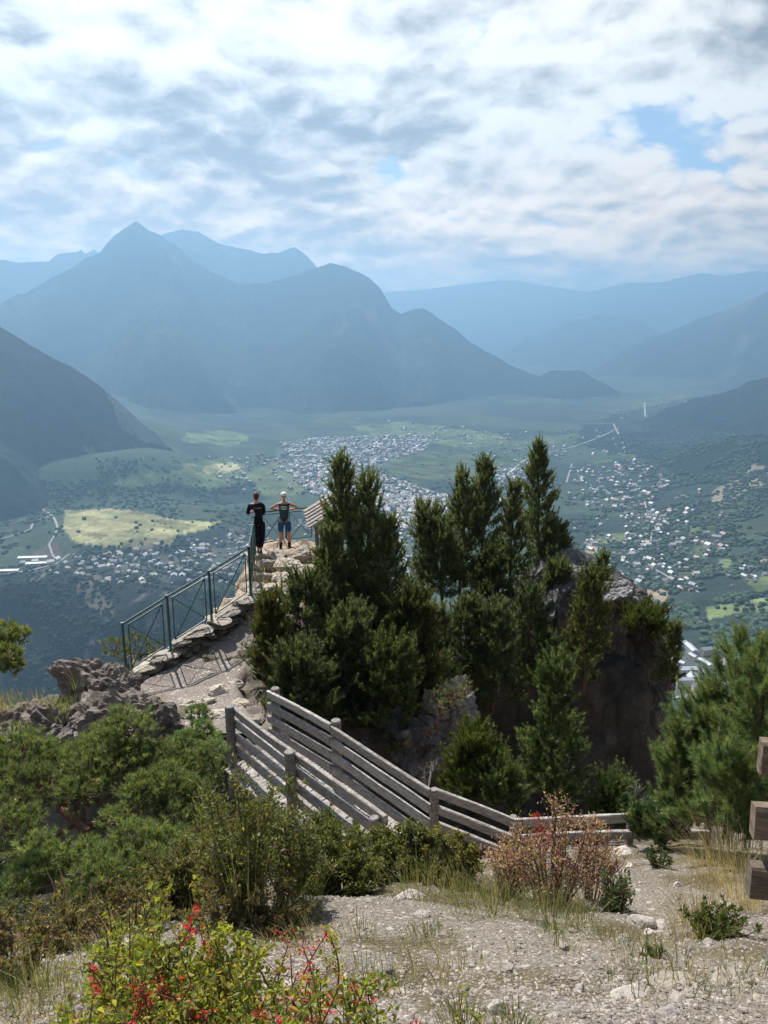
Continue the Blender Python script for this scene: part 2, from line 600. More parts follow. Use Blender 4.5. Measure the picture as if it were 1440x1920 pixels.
def mountain(name, crest, R, kf, kb, amp, seed, wf, wb, rock=0.0, crest_noise=15.0, ns=1300, R1=None, col=None, na=300, nr=150, margin=1.0):
    crest = sorted(crest)
    cpx = np.array([c[0] for c in crest], float); cpy = np.array([c[1] for c in crest], float)
    px = np.linspace(cpx[0], cpx[-1], na)
    py = np.interp(px, cpx, cpy)
    rr = ray(px, py); hd = np.hypot(rr[:, 0], rr[:, 1])
    dirx, diry, sl = rr[:, 0] / hd, rr[:, 1] / hd, rr[:, 2] / hd
    Rc = np.interp(px, [cpx[0], cpx[-1]], [R, R1 or R])
    hz = sl * Rc
    hz = hz + crest_noise * fbm(xyz(px / 26, px * 0 + seed), 4, seed)
    t = np.linspace(-1, 1, nr)
    t = np.sign(t) * np.abs(t) ** 1.4
    off = np.where(t < 0, t * wf, t * wb)
    Rg = Rc[:, None] + off[None]
    X = dirx[:, None] * Rg; Y = diry[:, None] * Rg
    drop = np.where(off < 0, -off * kf, off * kb)[None]
    Z = hz[:, None] - drop
    P = xyz(X.ravel(), Y.ravel()) / ns
    env = np.minimum(1, (np.abs(off) / 500))[None] * np.ones((na, 1))
    g = ridged(P + seed, 5, seed).reshape(na, nr)
    Z = np.maximum(Z + amp * env * (g - 1.2), -1480.0)
    V = np.stack([X, Y, Z], -1).reshape(-1, 3)
    i = np.arange(na - 1)[:, None] * nr + np.arange(nr - 1)[None]
    F = np.stack([i, i + nr, i + nr + 1, i + 1], -1).reshape(-1, 4)
    k = sst(fbm(P * 3.1, 4, seed + 3) + .5 * (g.ravel() - 1.1) + rock, .45, .9)[:, None]
    k2 = sst(fbm(P * 2.0 + 9, 3, seed + 8), 0, .5)[:, None]
    C = (FOREST * (1 - k2) + SCRUB * k2) * (1 - k) + ROCK * .35 * k
    if col is not None:
        C = col(V, C)
    m = MB(); m.add(V, F, 0, C)
    return tag(m.build(name, M_MOUNT, smooth=True), kind='structure')


mountain('mountain', [(-160, 640), (-60, 600), (0, 570), (60, 540), (120, 507), (190, 470), (215, 443), (235, 424), (255, 417), (275, 428), (302, 440), (340, 470), (370, 492), (400, 512), (440, 530), (500, 532),
                      (560, 515), (590, 503), (618, 493), (650, 502), (690, 520), (715, 545), (735, 578), (750, 588), (775, 581), (795, 580), (830, 600), (880, 640), (950, 680), (1030, 712), (1075, 760), (1100, 790)],
         9000, .62, .5, 165, 3, 3100, 1500, -.05)
mountain('mountain', [(230, 470), (290, 446), (312, 437), (345, 432), (372, 434), (408, 455), (440, 464), (485, 474), (520, 474), (552, 465), (575, 480), (592, 500), (640, 545), (700, 600)],
         11200, .6, .5, 110, 13, 2600, 1200, .1)
mountain('mountain', [(-260, 520), (-120, 470), (0, 486), (40, 492), (90, 490), (108, 476), (125, 474), (143, 472), (152, 467), (160, 475), (176, 468), (184, 474), (230, 500), (330, 560)],
         12600, .6, .5, 90, 23, 2600, 1000, .2, 12)
mountain('mountain', [(560, 585), (640, 560), (730, 548), (800, 543), (870, 533), (920, 528), (970, 525), (1020, 535), (1100, 546), (1200, 560), (1300, 580), (1420, 620)],
         21000, .5, .5, 120, 33, 4200, 1000, 0)
mountain('mountain', [(960, 600), (1060, 560), (1120, 545), (1180, 530), (1240, 528), (1310, 512), (1360, 518), (1420, 506), (1480, 515), (1600, 500)],
         19500, .5, .5, 120, 43, 4200, 1000, 0)
mountain('mountain', [(900, 700), (980, 640), (1060, 606), (1130, 590), (1200, 600), (1260, 640), (1330, 700)], 15500, .4, .5, 80, 47, 3000, 800, 0)
mountain('mountain', [(1060, 730), (1120, 690), (1180, 652), (1240, 628), (1300, 603), (1350, 585), (1392, 570), (1420, 553), (1440, 545), (1500, 520), (1620, 480)],
         12000, .55, .5, 120, 53, 2900, 1200, 0)
mountain('hill', [(960, 745), (1000, 712), (1030, 698), (1060, 692), (1090, 695), (1130, 715), (1160, 735), (1185, 760)], 8900, .5, .5, 50, 63, 1400, 900, 0)
mountain('hill', [(1120, 842), (1180, 800), (1250, 765), (1290, 752), (1340, 738), (1390, 722), (1440, 706), (1520, 680), (1650, 640)], 6300, .45, .4, 70, 73, 1900, 1500, -.05, ns=900)


def left_col(V, C):
    px, py, d = proj(V)
    p = V / 90
    jx = px + fbm(p, 3, 91) * 10; jy = py + fbm(p + 7, 3, 92) * 10
    k = np.zeros(len(V), bool)
    for poly in ([(205, 735), (235, 745), (262, 790), (310, 832), (290, 838), (250, 815), (215, 780)], [(130, 690), (150, 690), (175, 712), (150, 705)],
                 [(250, 770), (290, 800), (320, 835), (300, 832)], [(150, 838), (185, 845), (190, 862), (160, 862)]):
        k |= inpoly(jx, jy, poly)
    C[k] = ROCK * .8
    return C


mountain('hill', [(-330, 470), (-160, 545), (-60, 585), (0, 611), (60, 648), (100, 672), (140, 690), (170, 712), (200, 735), (232, 762), (260, 788), (290, 812), (320, 842), (360, 880)],
         4300, .95, .5, 85, 83, 1000, 900, .12, 4, ns=520, col=left_col, na=420, nr=190)


# ------------------------------------------------------------------ haze: one box of thin even air round everything
hz_m, n, out = new_mat("valley haze")
v = n.new('ShaderNodeVolumePrincipled')
v.inputs['Color'].default_value = (.355, .645, 1.0, 1)
v.inputs['Density'].default_value = 1.0 / 8300
v.inputs['Anisotropy'].default_value = 0.42
n.t.links.new(v.outputs[0], out.inputs['Volume'])
hm = MB(); hm.box((0, 11500, -200), (60000, 30000, 3000))
tag(hm.build('haze', hz_m), kind='stuff')


# ------------------------------------------------------------------ near ground: slope, lookout spur, crag
def rock_mat(name, c1, c2, c3, sc=1.0, bd=.04):
    m, n, out = new_mat(name)
    o = objc(n)
    a = n.noise(o, 1.3 * sc, 6, .65, .4)
    b = n.noise(n.vm('MULTIPLY', o, (1, 1, .45)), 5.5 * sc, 6, .7)
    f = n.noise(o, 24 * sc, 4, .7)
    col = n.mix(n.ss(a, .35, .65), c1, c2)
    col = n.mix(n.ss(b, .52, .75), col, c3)
    cr = n.voro(n.vm('ADD', o, n.scale(n.noise(o, 3 * sc, 3, .6, color=True), .35)), 2.2 * sc, 'DISTANCE_TO_EDGE').outputs[0]
    crk = n.ss(cr, 0.0, .045)
    col = n.mix(crk, n.scale(col, .82), col)
    col = n.scale(n.vm('MULTIPLY', col, attr(n)), n.m('ADD', .72, n.m('MULTIPLY', f, .56)))
    h = n.m('ADD', n.m('MULTIPLY', b, 1.0), n.m('ADD', n.m('MULTIPLY', f, .3), n.m('MULTIPLY', crk, .12)))
    pbsdf(n, out, col, .9, .15, h, bd, 1.0)
    return m


M_ROCK = rock_mat("weathered rock", (.15, .125, .11), (.225, .195, .172), (.33, .30, .27))
M_CRAG = rock_mat("dark crag rock", (.080, .078, .082), (.165, .16, .16), (.33, .318, .31), .8, .16)
M_PALE = rock_mat("pale limestone", (.37, .32, .265), (.43, .39, .335), (.50, .46, .40), 1.6, .02)
M_STONE = rock_mat("loose stone", (.30, .265, .24), (.40, .36, .33), (.48, .44, .41), 5.0, .008)


def gravel_mat():
    m, n, out = new_mat("stony soil")
    o = objc(n)
    big = n.noise(o, .9, 5, .6)
    v1 = n.voro(o, 34); v2 = n.voro(o, 95); v3 = n.voro(o, 13)
    s1 = n.sep(v1.outputs['Color'])[0]; s2 = n.sep(v2.outputs['Color'])[1]; s3 = n.sep(v3.outputs['Color'])[2]
    soil = n.mix(n.ss(big, .3, .7), (.185, .163, .138), (.25, .222, .192))
    st = n.mix(s1, (.15, .135, .122), (.40, .375, .345))
    c = n.mix(n.m('MULTIPLY', n.ss(v1.outputs[0], .50, .36), n.ss(s2, .25, .6)), soil, st)
    c = n.mix(n.m('MULTIPLY', n.ss(v3.outputs[0], .42, .3), n.ss(s3, .72, .78)), c, (.42, .385, .35))
    c = n.scale(n.vm('MULTIPLY', c, attr(n)), n.m('ADD', .68, n.m('MULTIPLY', s2, .6)))
    h = n.m('ADD', n.m('MULTIPLY', n.m('SUBTRACT', 1, v1.outputs[0]), .6), n.m('MULTIPLY', n.m('SUBTRACT', 1, v2.outputs[0]), .3))
    h = n.m('ADD', h, n.m('MULTIPLY', n.noise(o, 7, 5, .6), 1.2))
    pbsdf(n, out, c, .95, .1, h, .022, 1.0)
    return m


M_GRAVEL = gravel_mat()

GY = np.array([-8, -3, -1, 0, 1, 2.2, 3.1, 4.6, 6.2, 8.2, 9.0, 10.0, 12, 15, 20], float)
GZ = np.array([-1.2, -1.5, -1.58, -1.62, -1.74, -2.40, -3.02, -4.02, -5.07, -6.32, -7.0, -8.6, -12, -16, -22], float)


def ground_z(x, y):
    x = np.asarray(x, float); y = np.asarray(y, float)
    z = sum(np.interp(y + d, GY, GZ) for d in (-.25, 0, .25)) / 3
    z = z - .16 * np.maximum(0, -x - 1.1) - .10 * np.maximum(0, -x - 2.5)
    z = z + .04 * np.maximum(0, x - 2)
    z = z - .50 * sst(y, 6.6, 8.0) * sst(x, -2.2, -1.2) * sst(-x, -1.6, -.6)
    z = z + .85 * sst(x, 2.4, 3.6) * sst(y, 8.3, 9.6)
    p = np.atleast_2d(xyz(x, y))
    nz = .10 * fbm(p / 1.6, 3, 101) + .035 * fbm(p / .4, 3, 102)
    return z + nz if np.ndim(x) else float(z + nz[0])


LY = [10.6, 11.6, 12.5, 14.0, 15.7, 17.5, 20.5, 23.3, 25.0]
LZ = [-7.0, -6.98, -7.0, -7.14, -7.02, -6.56, -6.55, -6.86, -7.6]
LXL = [-5.0, -7.3, -7.8, -5.9, -4.6, -3.45, -3.75, -4.0, -4.0]
LXR = [-1.7, -1.6, -1.7, -2.2, -2.4, -2.1, -1.9, -1.6, -1.5]


def spur_z(x, y):
    x = np.asarray(x, float); y = np.asarray(y, float)
    p = xyz(x, y)
    xw = x + .35 * fbm(p / 1.3, 3, 111); yw = y + .35 * fbm(p / 1.3, 3, 112)
    z = np.interp(y, LY, LZ)
    z = z - 4.5 * np.maximum(0, np.interp(y, LY, LXL) - (x + .45 * (xw - x)) )
    dr = np.maximum(0, xw - np.interp(yw, LY, LXR))
    z = z - .95 * np.minimum(dr, 2.6) - 2.6 * np.maximum(0, dr - 2.6)
    z = z - 2.0 * np.maximum(0, 11.5 - yw) - 2.5 * np.maximum(0, yw - 24.3)
    # saddle joining the spur to the crag behind the pines
    s = -9.2 - 1.6 * np.maximum(0, 19.3 - yw) - 1.5 * np.maximum(0, yw - 23) - .6 * np.maximum(0, -xw - 1) - 3 * np.maximum(0, xw - 7)
    z = np.maximum(z, s)
    out = np.maximum(np.maximum(np.abs(xw) - 9.5, 0), np.maximum(yw - 25, 0))
    z = np.maximum(z, -17.5 - 1.3 * out - .9 * np.maximum(0, -xw - 4))
    return z + .13 * fbm(p / .8, 4, 113) + .05 * ridged(p / .3, 3, 114)


def grid_mesh(x0, x1, nx, y0, y1, ny, fz):
    X, Y = np.meshgrid(np.linspace(x0, x1, nx), np.linspace(y0, y1, ny), indexing='ij')
    x, y = X.ravel(), Y.ravel()
    i = np.arange(nx - 1)[:, None] * ny + np.arange(ny - 1)[None]
    F = np.stack([i, i + ny, i + ny + 1, i + 1], -1).reshape(-1, 4)
    return np.stack([x, y, fz(x, y)], -1), F


V, F = grid_mesh(-8, 8, 330, -4, 10.4, 330, ground_z)
px_, py_, _ = proj(V)
p = V / .7
k = sst(fbm(p, 4, 121) + .25 * sst(V[:, 1], 4.5, 6.5) + .35 * sst(-V[:, 0], .3, 1.5) * sst(V[:, 1], 3.2, 4.0), .1, .5)[:, None]
C = (np.ones_like(V) * (1 - k) + k * np.array([.62, .60, .46])) * np.array([.88, .86, .83])
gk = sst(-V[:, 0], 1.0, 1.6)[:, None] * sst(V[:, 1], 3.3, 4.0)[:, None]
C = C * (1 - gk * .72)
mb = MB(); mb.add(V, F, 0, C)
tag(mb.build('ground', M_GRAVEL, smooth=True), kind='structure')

V, F = grid_mesh(-13, 12, 300, 9.2, 31, 280, spur_z)
n3 = np.stack([fbm(V / .9, 3, 131 + i) for i in range(3)], -1)
V = V + n3 * np.array([.22, .22, .10])
C = np.ones_like(V) * (.8 + .25 * fbm(V / .5, 3, 135))[:, None]
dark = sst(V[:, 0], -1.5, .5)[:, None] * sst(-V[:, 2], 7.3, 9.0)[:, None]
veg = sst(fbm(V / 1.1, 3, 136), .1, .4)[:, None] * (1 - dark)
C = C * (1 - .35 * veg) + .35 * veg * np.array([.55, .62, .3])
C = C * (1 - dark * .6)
lk = (sst(V[:, 1], 16.3, 17.3) * sst(-V[:, 0], 1.5, 2.0) * sst(V[:, 2], -7.3, -6.9))[:, None]
C = C * (1 - lk) + lk * np.array([2.0, 1.85, 1.6]) * (.75 + .4 * ridged(V / .35, 4, 137))[:, None]
V[:, 2] += lk[:, 0] * .10 * (ridged(V / .55, 4, 138) - 1)
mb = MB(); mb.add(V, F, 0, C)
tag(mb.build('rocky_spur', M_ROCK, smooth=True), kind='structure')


def fracture(V, seed, s=1.0):
    """Blocky offsets: joints that split the rock into angular pieces of two sizes."""
    w1 = np.stack([fbm(V / (1.1 * s), 3, seed + i) for i in range(3)], -1)
    o = 0
    for sc, a in ((np.array([.95, .95, 1.7]), .55), (np.array([.38, .38, .62]), .26)):
        q = np.floor((V + w1 * .28 * s) / (sc * s)).astype(np.int64)
        o = o + (_hash(q[:, 0], q[:, 1], q[:, 2], seed) - .5) * a * s
    return o


# the crag on the right: a closed rock tower with a sloping crest
def build_crag():
    nt, nl = 420, 200
    th = np.linspace(0, 2 * math.pi, nt, endpoint=False)
    cx, cy = 5.15, 21.6
    ctl = np.array([0, 25, 55, 90, 125, 160, 180, 205, 235, 262, 285, 310, 335, 360]) * math.pi / 180
    rad = np.array([3.1, 2.9, 2.2, 1.9, 2.3, 3.0, 3.3, 2.7, 2.1, 1.75, 1.9, 2.5, 3.0, 3.1])
    r0 = np.interp(th, ctl, rad)
    topx = np.array([0, 1.5, 2.6, 3.6, 4.6, 5.25, 5.8, 6.4, 7.0, 7.7, 8.3, 9])
    topz = np.array([-9.6, -9.2, -8.7, -8.3, -7.6, -6.95, -7.0, -7.25, -7.5, -7.95, -8.5, -9.2])
    lev = np.concatenate([np.linspace(0, 1, nl - 30), 1 + np.linspace(.04, 1, 30)])
    V = np.zeros((nl, nt, 3))
    for i, l in enumerate(lev):
        if l <= 1:
            r = r0 * (1.0 + .30 * (1 - l) ** 1.3)
        else:
            r = r0 * (1 - (l - 1)) ** .8
        x = cx + r * np.cos(th) + (1 - min(l, 1)) * .3; y = cy + r * np.sin(th)
        zt = np.interp(x, topx, topz)
        edge = np.clip((l - 1) / .12, 0, 1) if l > 1 else 0
        z = -22 + min(l, 1) * (zt - .35 + 22) + (.35 * edge if l > 1 else 0)
        V[i] = np.stack([x, y, z], -1)
    V = V.reshape(-1, 3)
    c = np.array([cx, cy, 0]); nrm = V - c; nrm[:, 2] = 0
    nrm /= np.linalg.norm(nrm, axis=1, keepdims=True) + 1e-6
    side = np.repeat(np.where(lev <= 1, 1.0, np.clip(1 - (lev - 1) * 2, .0, 1)), nt)
    P = V * np.array([1, 1, .42])
    d = .55 * (ridged(P / 1.5, 4, 141) - 1.0) + .16 * fbm(V / .5, 4, 142) + .5 * fbm(V / np.array([2.5, 2.5, 4]), 2, 143)
    d = d + fracture(V, 141)
    V = V + nrm * (d * side)[:, None] * .8
    V[:, 2] += (.16 * fbm(V / .7, 4, 144) + .07 * ridged(V / .3, 3, 145)) * (1 - side * .6)
    i = np.arange(nl - 1)[:, None] * nt; j = np.arange(nt)[None]; j2 = (j + 1) % nt
    F = np.stack([i + j, i + j2, i + nt + j2, i + nt + j], -1).reshape(-1, 4)
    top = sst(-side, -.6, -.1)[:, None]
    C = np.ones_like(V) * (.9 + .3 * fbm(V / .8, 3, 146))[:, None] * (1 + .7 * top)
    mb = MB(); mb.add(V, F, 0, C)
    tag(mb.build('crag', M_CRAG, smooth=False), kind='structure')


build_crag()

# ------------------------------------------------------------------ rocks
_ico = {}


def ico(sub):
    if sub not in _ico:
        b = bmesh.new(); bmesh.ops.create_icosphere(b, subdivisions=sub, radius=1)
        b.verts.ensure_lookup_table()
        _ico[sub] = (np.array([v.co[:] for v in b.verts]), np.array([[v.index for v in f.verts] for f in b.faces]))
        b.free()
    return _ico[sub]


def rock_shape(seed, sub=4, size=(1, 1, 1), planes=16, rough=.05):
    rng = np.random.default_rng(seed)
    N, F = ico(sub)
    pn = rng.normal(0, 1, (planes, 3)); pn /= np.linalg.norm(pn, axis=1, keepdims=True)
    pd = rng.uniform(.62, 1.0, planes)
    dot = N @ pn.T
    r = np.min(np.where(dot > .08, pd / np.maximum(dot, .08), 9), axis=1)
    r = np.minimum(r, 1.25)
    V = N * r[:, None] * np.asarray(size, float)
    sc = float(np.mean(size))
    q = V / sc
    V = V + N * (sc * rough * (fbm(q * 2.2 + seed, 5, seed % 97, .6) + 1.0 * (ridged(q * 3.5 + seed, 4, seed % 89, .6) - 1)))[:, None]
    if sub > 3:
        V = V + N * (fracture(V, seed, sc * .62) * .42)[:, None]
    return V, F


def rock(name, pos, size, seed, mat, label, group=None, sub=4, rz=0.0, rough=.05, planes=16, cat='rock', tone=1.0):
    V, F = rock_shape(seed, sub, size, planes, rough)
    mb = MB(); mb.add(V @ rotz(rz).T, F, 0, np.ones(3) * tone)
    o = mb.build(name, mat, smooth=False)
    o.location = tuple(float(v) for v in pos)
    return tag(o, label, cat, group)


def on_ledge(px, py):
    """Where the sight line through (px, py) meets the top of the ledge."""
    r = ray(px, py); D = 15.0
    for _ in range(40):
        D = .5 * D + .5 * float(np.interp(D * r[1], LY, LZ) + .1) / r[2]
    return r * D


rock('boulder', at(165, 1275, 14.8), (.74, .6, .42), 11, M_ROCK, 'big rough brown boulder at the cliff edge beyond the green fence end', sub=5, rough=.10)
rock('boulder', at(215, 1292, 14.4), (.5, .5, .35), 12, M_ROCK, 'rough brown rock between the big boulder and the stone wall', sub=5, rough=.10)
rock('rock', at(90, 1375, 13.3), (.9, .6, .5), 13, M_ROCK, 'dark brown ledge rock at the left, above the sprawling pine', sub=5, rough=.09)
rock('rock', at(215, 1345, 13.0), (.95, .5, .42), 14, M_ROCK, 'long brown ledge rock below the gravel path end', sub=5, rough=.09, tone=1.05)
rock('rock', at(300, 1385, 12.3), (.5, .5, .62), 15, M_ROCK, 'upright dark rock beside the small pine sapling', sub=5, rough=.08, tone=.8)
rock('rock', at(252, 1375, 12.4), (.42, .4, .42), 16, M_ROCK, 'rounded brown rock below the path, left of the upright dark rock', sub=5, rough=.08, tone=.9)
rock('rock', at(38, 1352, 13.3), (.5, .4, .32), 17, M_ROCK, 'small dark rock under the pale grass at the far left', sub=4, rough=.1)
rock('rock', at(842, 1345, 15.2), (.55, .5, 1.05), 18, M_CRAG, 'grey rock face standing in the shade below the pines', sub=5, rough=.1, tone=2.2)
rock('rock', at(790, 1400, 15.0), (.9, .5, .8), 19, M_CRAG, 'dark rock in deep shade behind the bridge railing', sub=5, rough=.1, tone=1.2)
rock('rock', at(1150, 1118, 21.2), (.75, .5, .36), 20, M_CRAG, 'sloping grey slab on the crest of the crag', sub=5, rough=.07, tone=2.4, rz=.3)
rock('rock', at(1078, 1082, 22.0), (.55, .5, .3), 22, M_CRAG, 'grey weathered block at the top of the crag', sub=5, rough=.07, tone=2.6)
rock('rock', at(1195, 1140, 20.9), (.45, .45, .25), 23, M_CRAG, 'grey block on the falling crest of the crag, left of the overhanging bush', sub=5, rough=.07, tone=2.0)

# flat kerb slabs beside the path
for i, (px, py, D, sx, sy, sz, rz, lab) in enumerate([
        (365, 1320, 13.9, .42, .17, .10, .45, 'pale flat slab edging the gravel path, nearest its lower end'),
        (408, 1299, 14.4, .30, .24, .15, .5, 'thick pale slab in the middle of the path edging'),
        (443, 1284, 14.8, .22, .2, .10, .4, 'pale slab edging the path next to the pine branches'),
        (410, 1340, 13.3, .26, .13, .06, .3, 'thin pale step slab just above the bridge post'),
        (450, 1318, 13.8, .2, .16, .07, .2, 'pale step stone between the bridge and the path edging'),
        (470, 1350, 13.1, .3, .2, .07, .1, 'grey step stone at the far end of the bridge deck')]):
    rock('stone_slab', on_ledge(px, py), (sx, sy, sz), 40 + i, M_PALE, lab, 'slabs edging the path', sub=4, rz=rz, rough=.03, planes=22, cat='stone slab', tone=1.25 if i < 5 else .7)

# rough rock steps up to the lookout
for i, (px, py, D, sx, sy, sz, tone, lab) in enumerate([
        (515, 1112, 17.6, .42, .3, .13, 1.15, 'broad pale ledge at the foot of the lookout steps'),
        (556, 1105, 17.6, .34, .3, .16, 1.0, 'pale ledge disappearing under the pine at the foot of the steps'),
        (492, 1085, 18.6, .22, .3, .18, 1.0, 'pale block beside the tall fence post'),
        (525, 1082, 18.8, .40, .32, .14, 1.15, 'wide flat step in the middle of the lookout steps'),
        (500, 1058, 20.0, .28, .28, .14, .8, 'low brownish rock on the left of the upper steps'),
        (540, 1060, 20.0, .42, .34, .14, 1.1, 'jagged pale rock on the upper steps'),
        (565, 1040, 21.6, .42, .3, .20, .85, 'brown rock ledge right of the cyclist in the helmet'),
        (520, 1040, 21.4, .55, .3, .11, .8, 'long brown ledge the two people stand behind'),
        (575, 1075, 19.4, .3, .35, .2, .9, 'pale rock half hidden by the pine branches')]):
    rock('rock_step', on_ledge(px, py), (sx, sy, sz), 60 + i, M_PALE, lab, 'rocks of the lookout steps', sub=4, rz=i * .7, rough=.07, planes=18, tone=tone)

# ------------------------------------------------------------------ path and stone wall
P1, P2, P3, P4 = at(238, 1270, 15.5), at(320, 1215, 16.2), at(397, 1165, 17.0), at(470, 1115, 18.0)
P5 = at(479, 1043, 22.3)


def build_path():
    ys = np.linspace(11.9, 17.6, 70)
    L = np.interp(ys, [11.9, 13.2, 14.2, 15.0, 16.0, 17.0, 17.6], [-3.6, -5.2, -5.0, -4.3, -3.65, -2.95, -2.9])
    R_ = np.interp(ys, [11.9, 13.2, 14.2, 15.0, 16.0, 17.0, 17.6], [-2.0, -2.5, -2.85, -2.65, -2.45, -2.2, -2.1])
    t = np.linspace(0, 1, 24)
    X = L[:, None] * (1 - t) + R_[:, None] * t; Y = np.repeat(ys[:, None], 24, 1)
    x, y = X.ravel(), Y.ravel()
    e = np.minimum(t, 1 - t)[None] * np.ones((70, 1))
    Z = np.interp(y, LY, LZ) + .10 + .05 * fbm(xyz(x, y) / .6, 3, 151) - .3 * sst(.08 - e.ravel(), 0, .08)
    i = np.arange(69)[:, None] * 24 + np.arange(23)[None]
    F = np.stack([i, i + 24, i + 25, i + 1], -1).reshape(-1, 4)
    mb = MB(); mb.add(np.stack([x, y, Z], -1), F[:, ::-1], 0, np.array([1.0, .98, 1.0]) * 1.25)
    tag(mb.build('path', M_GRAVEL, smooth=True), kind='structure')


build_path()


def build_wall():
    rng = np.random.default_rng(5)
    mb = MB()
    path = [P1 + (-.15, -.35, -.02), P1, P2, P3, P4, P4 + (.1, .8, 0)]
    path = np.array(path)
    seg = np.linalg.norm(np.diff(path, axis=0), axis=1); cum = np.concatenate([[0], np.cumsum(seg)])
    for row in range(4):
        s = rng.uniform(0, .15)
        while s < cum[-1]:
            l = rng.uniform(.30, .62) if row == 0 else rng.uniform(.18, .46); h = .17
            c = np.array([np.interp(s + l / 2, cum, path[:, i]) for i in range(3)])
            a = np.array([np.interp(min(s + l / 2 + .05, cum[-1]), cum, path[:, i]) for i in range(3)]) - c
            ang = math.atan2(a[1], a[0])
            for side in ((0,) if row else ((-.45, .45) if rng.uniform() < .4 else (0,))):
                V, F = rock_shape(int(rng.integers(1e6)), 3, (l * (.75 if row == 0 else .6), .26 if row == 0 else .28, .055 if row == 0 else h * .62), 20, .07)
                off = rotz(ang) @ np.array([0, side * .26, 0])
                V = V @ rotz(ang).T + c + off + np.array([rng.normal(0, .015), rng.normal(0, .02), -.03 - row * .14 + rng.normal(0, .012)])
                mb.add(V, F, 0, np.ones(3) * rng.uniform(.75, 1.15) * (1.0 if row == 0 else .62))
            s += l + .01
    o = mb.build('stone_wall', M_PALE)
    tag(o, 'low dry stone wall carrying the green fence along the path', 'wall')


build_wall()

# ------------------------------------------------------------------ green metal fence
def metal_mat(name, col, rough=.4):
    m, n, out = new_mat(name)
    f = n.noise(objc(n), 9, 4, .6)
    pbsdf(n, out, n.mix(f, tuple(c * .7 for c in col), tuple(c * 1.3 for c in col)), rough, .5)
    return m


M_GREEN = metal_mat("green painted metal", (.022, .075, .075))
M_WIRE = metal_mat("green wire", (.03, .085, .085))


def fence_panel(root, a, b, h=1.15, double=True, brace=True):
    """a, b: feet of the two posts."""
    a = np.asarray(a); b = np.asarray(b); d = b - a; L = np.linalg.norm(d[:2])
    up = np.array([0, 0, 1.0])
    def q(t, z): return a + d * t + up * z
    e = min(.13 / L, .2)
    mb = MB()
    mb.tube([q(0, h), q(1, h)], .022, 8)
    mb.tube([q(e, h - .09), q(1 - e, h - .09)], .016, 6)
    mb.tube([q(e, .12), q(1 - e, .12)], .016, 6)
    for t in (e, 1 - e):
        mb.tube([q(t, .12), q(t, h - .09)], .014, 6)
    if brace:
        mb.tube([q(e, .12), q(1 - e, h - .09)], .013, 6)
        mb.tube([q(e, h - .09), q(1 - e, .12)], .007, 5)
    pan = mb.build('rail_panel', M_GREEN, root)
    wm = MB(); n = max(2, int(L / .075))
    for i in range(1, n):
        t = e + (1 - 2 * e) * i / n
        wm.tube([q(t, .12), q(t, h - .09)], .0022, 3, cap=False)
    for k in range(1, 12):
        z = .12 + (h - .21) * k / 12
        wm.tube([q(e, z), q(1 - e, z)], .0022, 3, cap=False)
    wm.build('wire_mesh', M_WIRE, pan)


def fence_post(root, a, h=1.17):
    mb = MB()
    a = np.asarray(a)
    mb.tube([a + (0, 0, -.25), a + (0, 0, h)], .028, 8)
    mb.box(a + (0, 0, h + .006), (.07, .07, .014))
    mb.box(a + (0, 0, .01), (.12, .12, .015))
    mb.build('post', M_GREEN, root)


lf = empty('metal_fence', (0, 0, 0), 'long green metal fence with wire mesh along the stone wall beside the path', 'fence')
mids = [P4 + (P5 - P4) * t for t in (.34, .68)]
chain = [P1, P2, P3, P4, mids[0], mids[1], P5]
for i, q in enumerate(chain):
    fence_post(lf, q)
for a, b in zip(chain[:-1], chain[1:]):
    fence_panel(lf, a, b)
rf_ = empty('metal_fence', (0, 0, 0), 'green metal railing across the lookout edge that the two people lean on', 'fence')
Q0 = P5 + np.array([.05, .9, -.06]); Q1 = at(537, 1018, 24.2); Q2 = at(592, 1012, 24.6)
Q0 = at(486, 1026, 23.4)
ch = [Q0, Q1, Q2]
for q in ch:
    fence_post(rf_, q, 1.1)
for a, b in zip(ch[:-1], ch[1:]):
    fence_panel(rf_, a, b, 1.08)


# ------------------------------------------------------------------ timber: bridge, fences, shelter
def wood_mat(name, c1, c2, axis='X'):
    m, n, out = new_mat(name)
    g = n.new('ShaderNodeTexCoord').outputs['UV']
    o = objc(n)
    a = attr(n)
    f = n.noise(n.vm('MULTIPLY', o, (3, 3, 22)), 3.2, 6, .65)
    k = n.noise(o, 26, 4, .7)
    c = n.mix(n.ss(f, .3, .7), c1, c2)
    c = n.scale(n.vm('MULTIPLY', c, a), n.m('ADD', .75, n.m('MULTIPLY', k, .5)))
    pbsdf(n, out, c, .85, .15, n.m('ADD', f, n.m('MULTIPLY', k, .4)), .006, 1.0)
    return m


M_WOOD = wood_mat("grey weathered timber", (.18, .163, .152), (.42, .39, .365))
M_WOOD2 = wood_mat("brown timber", (.11, .085, .065), (.22, .175, .135))
wrng = np.random.default_rng(77)


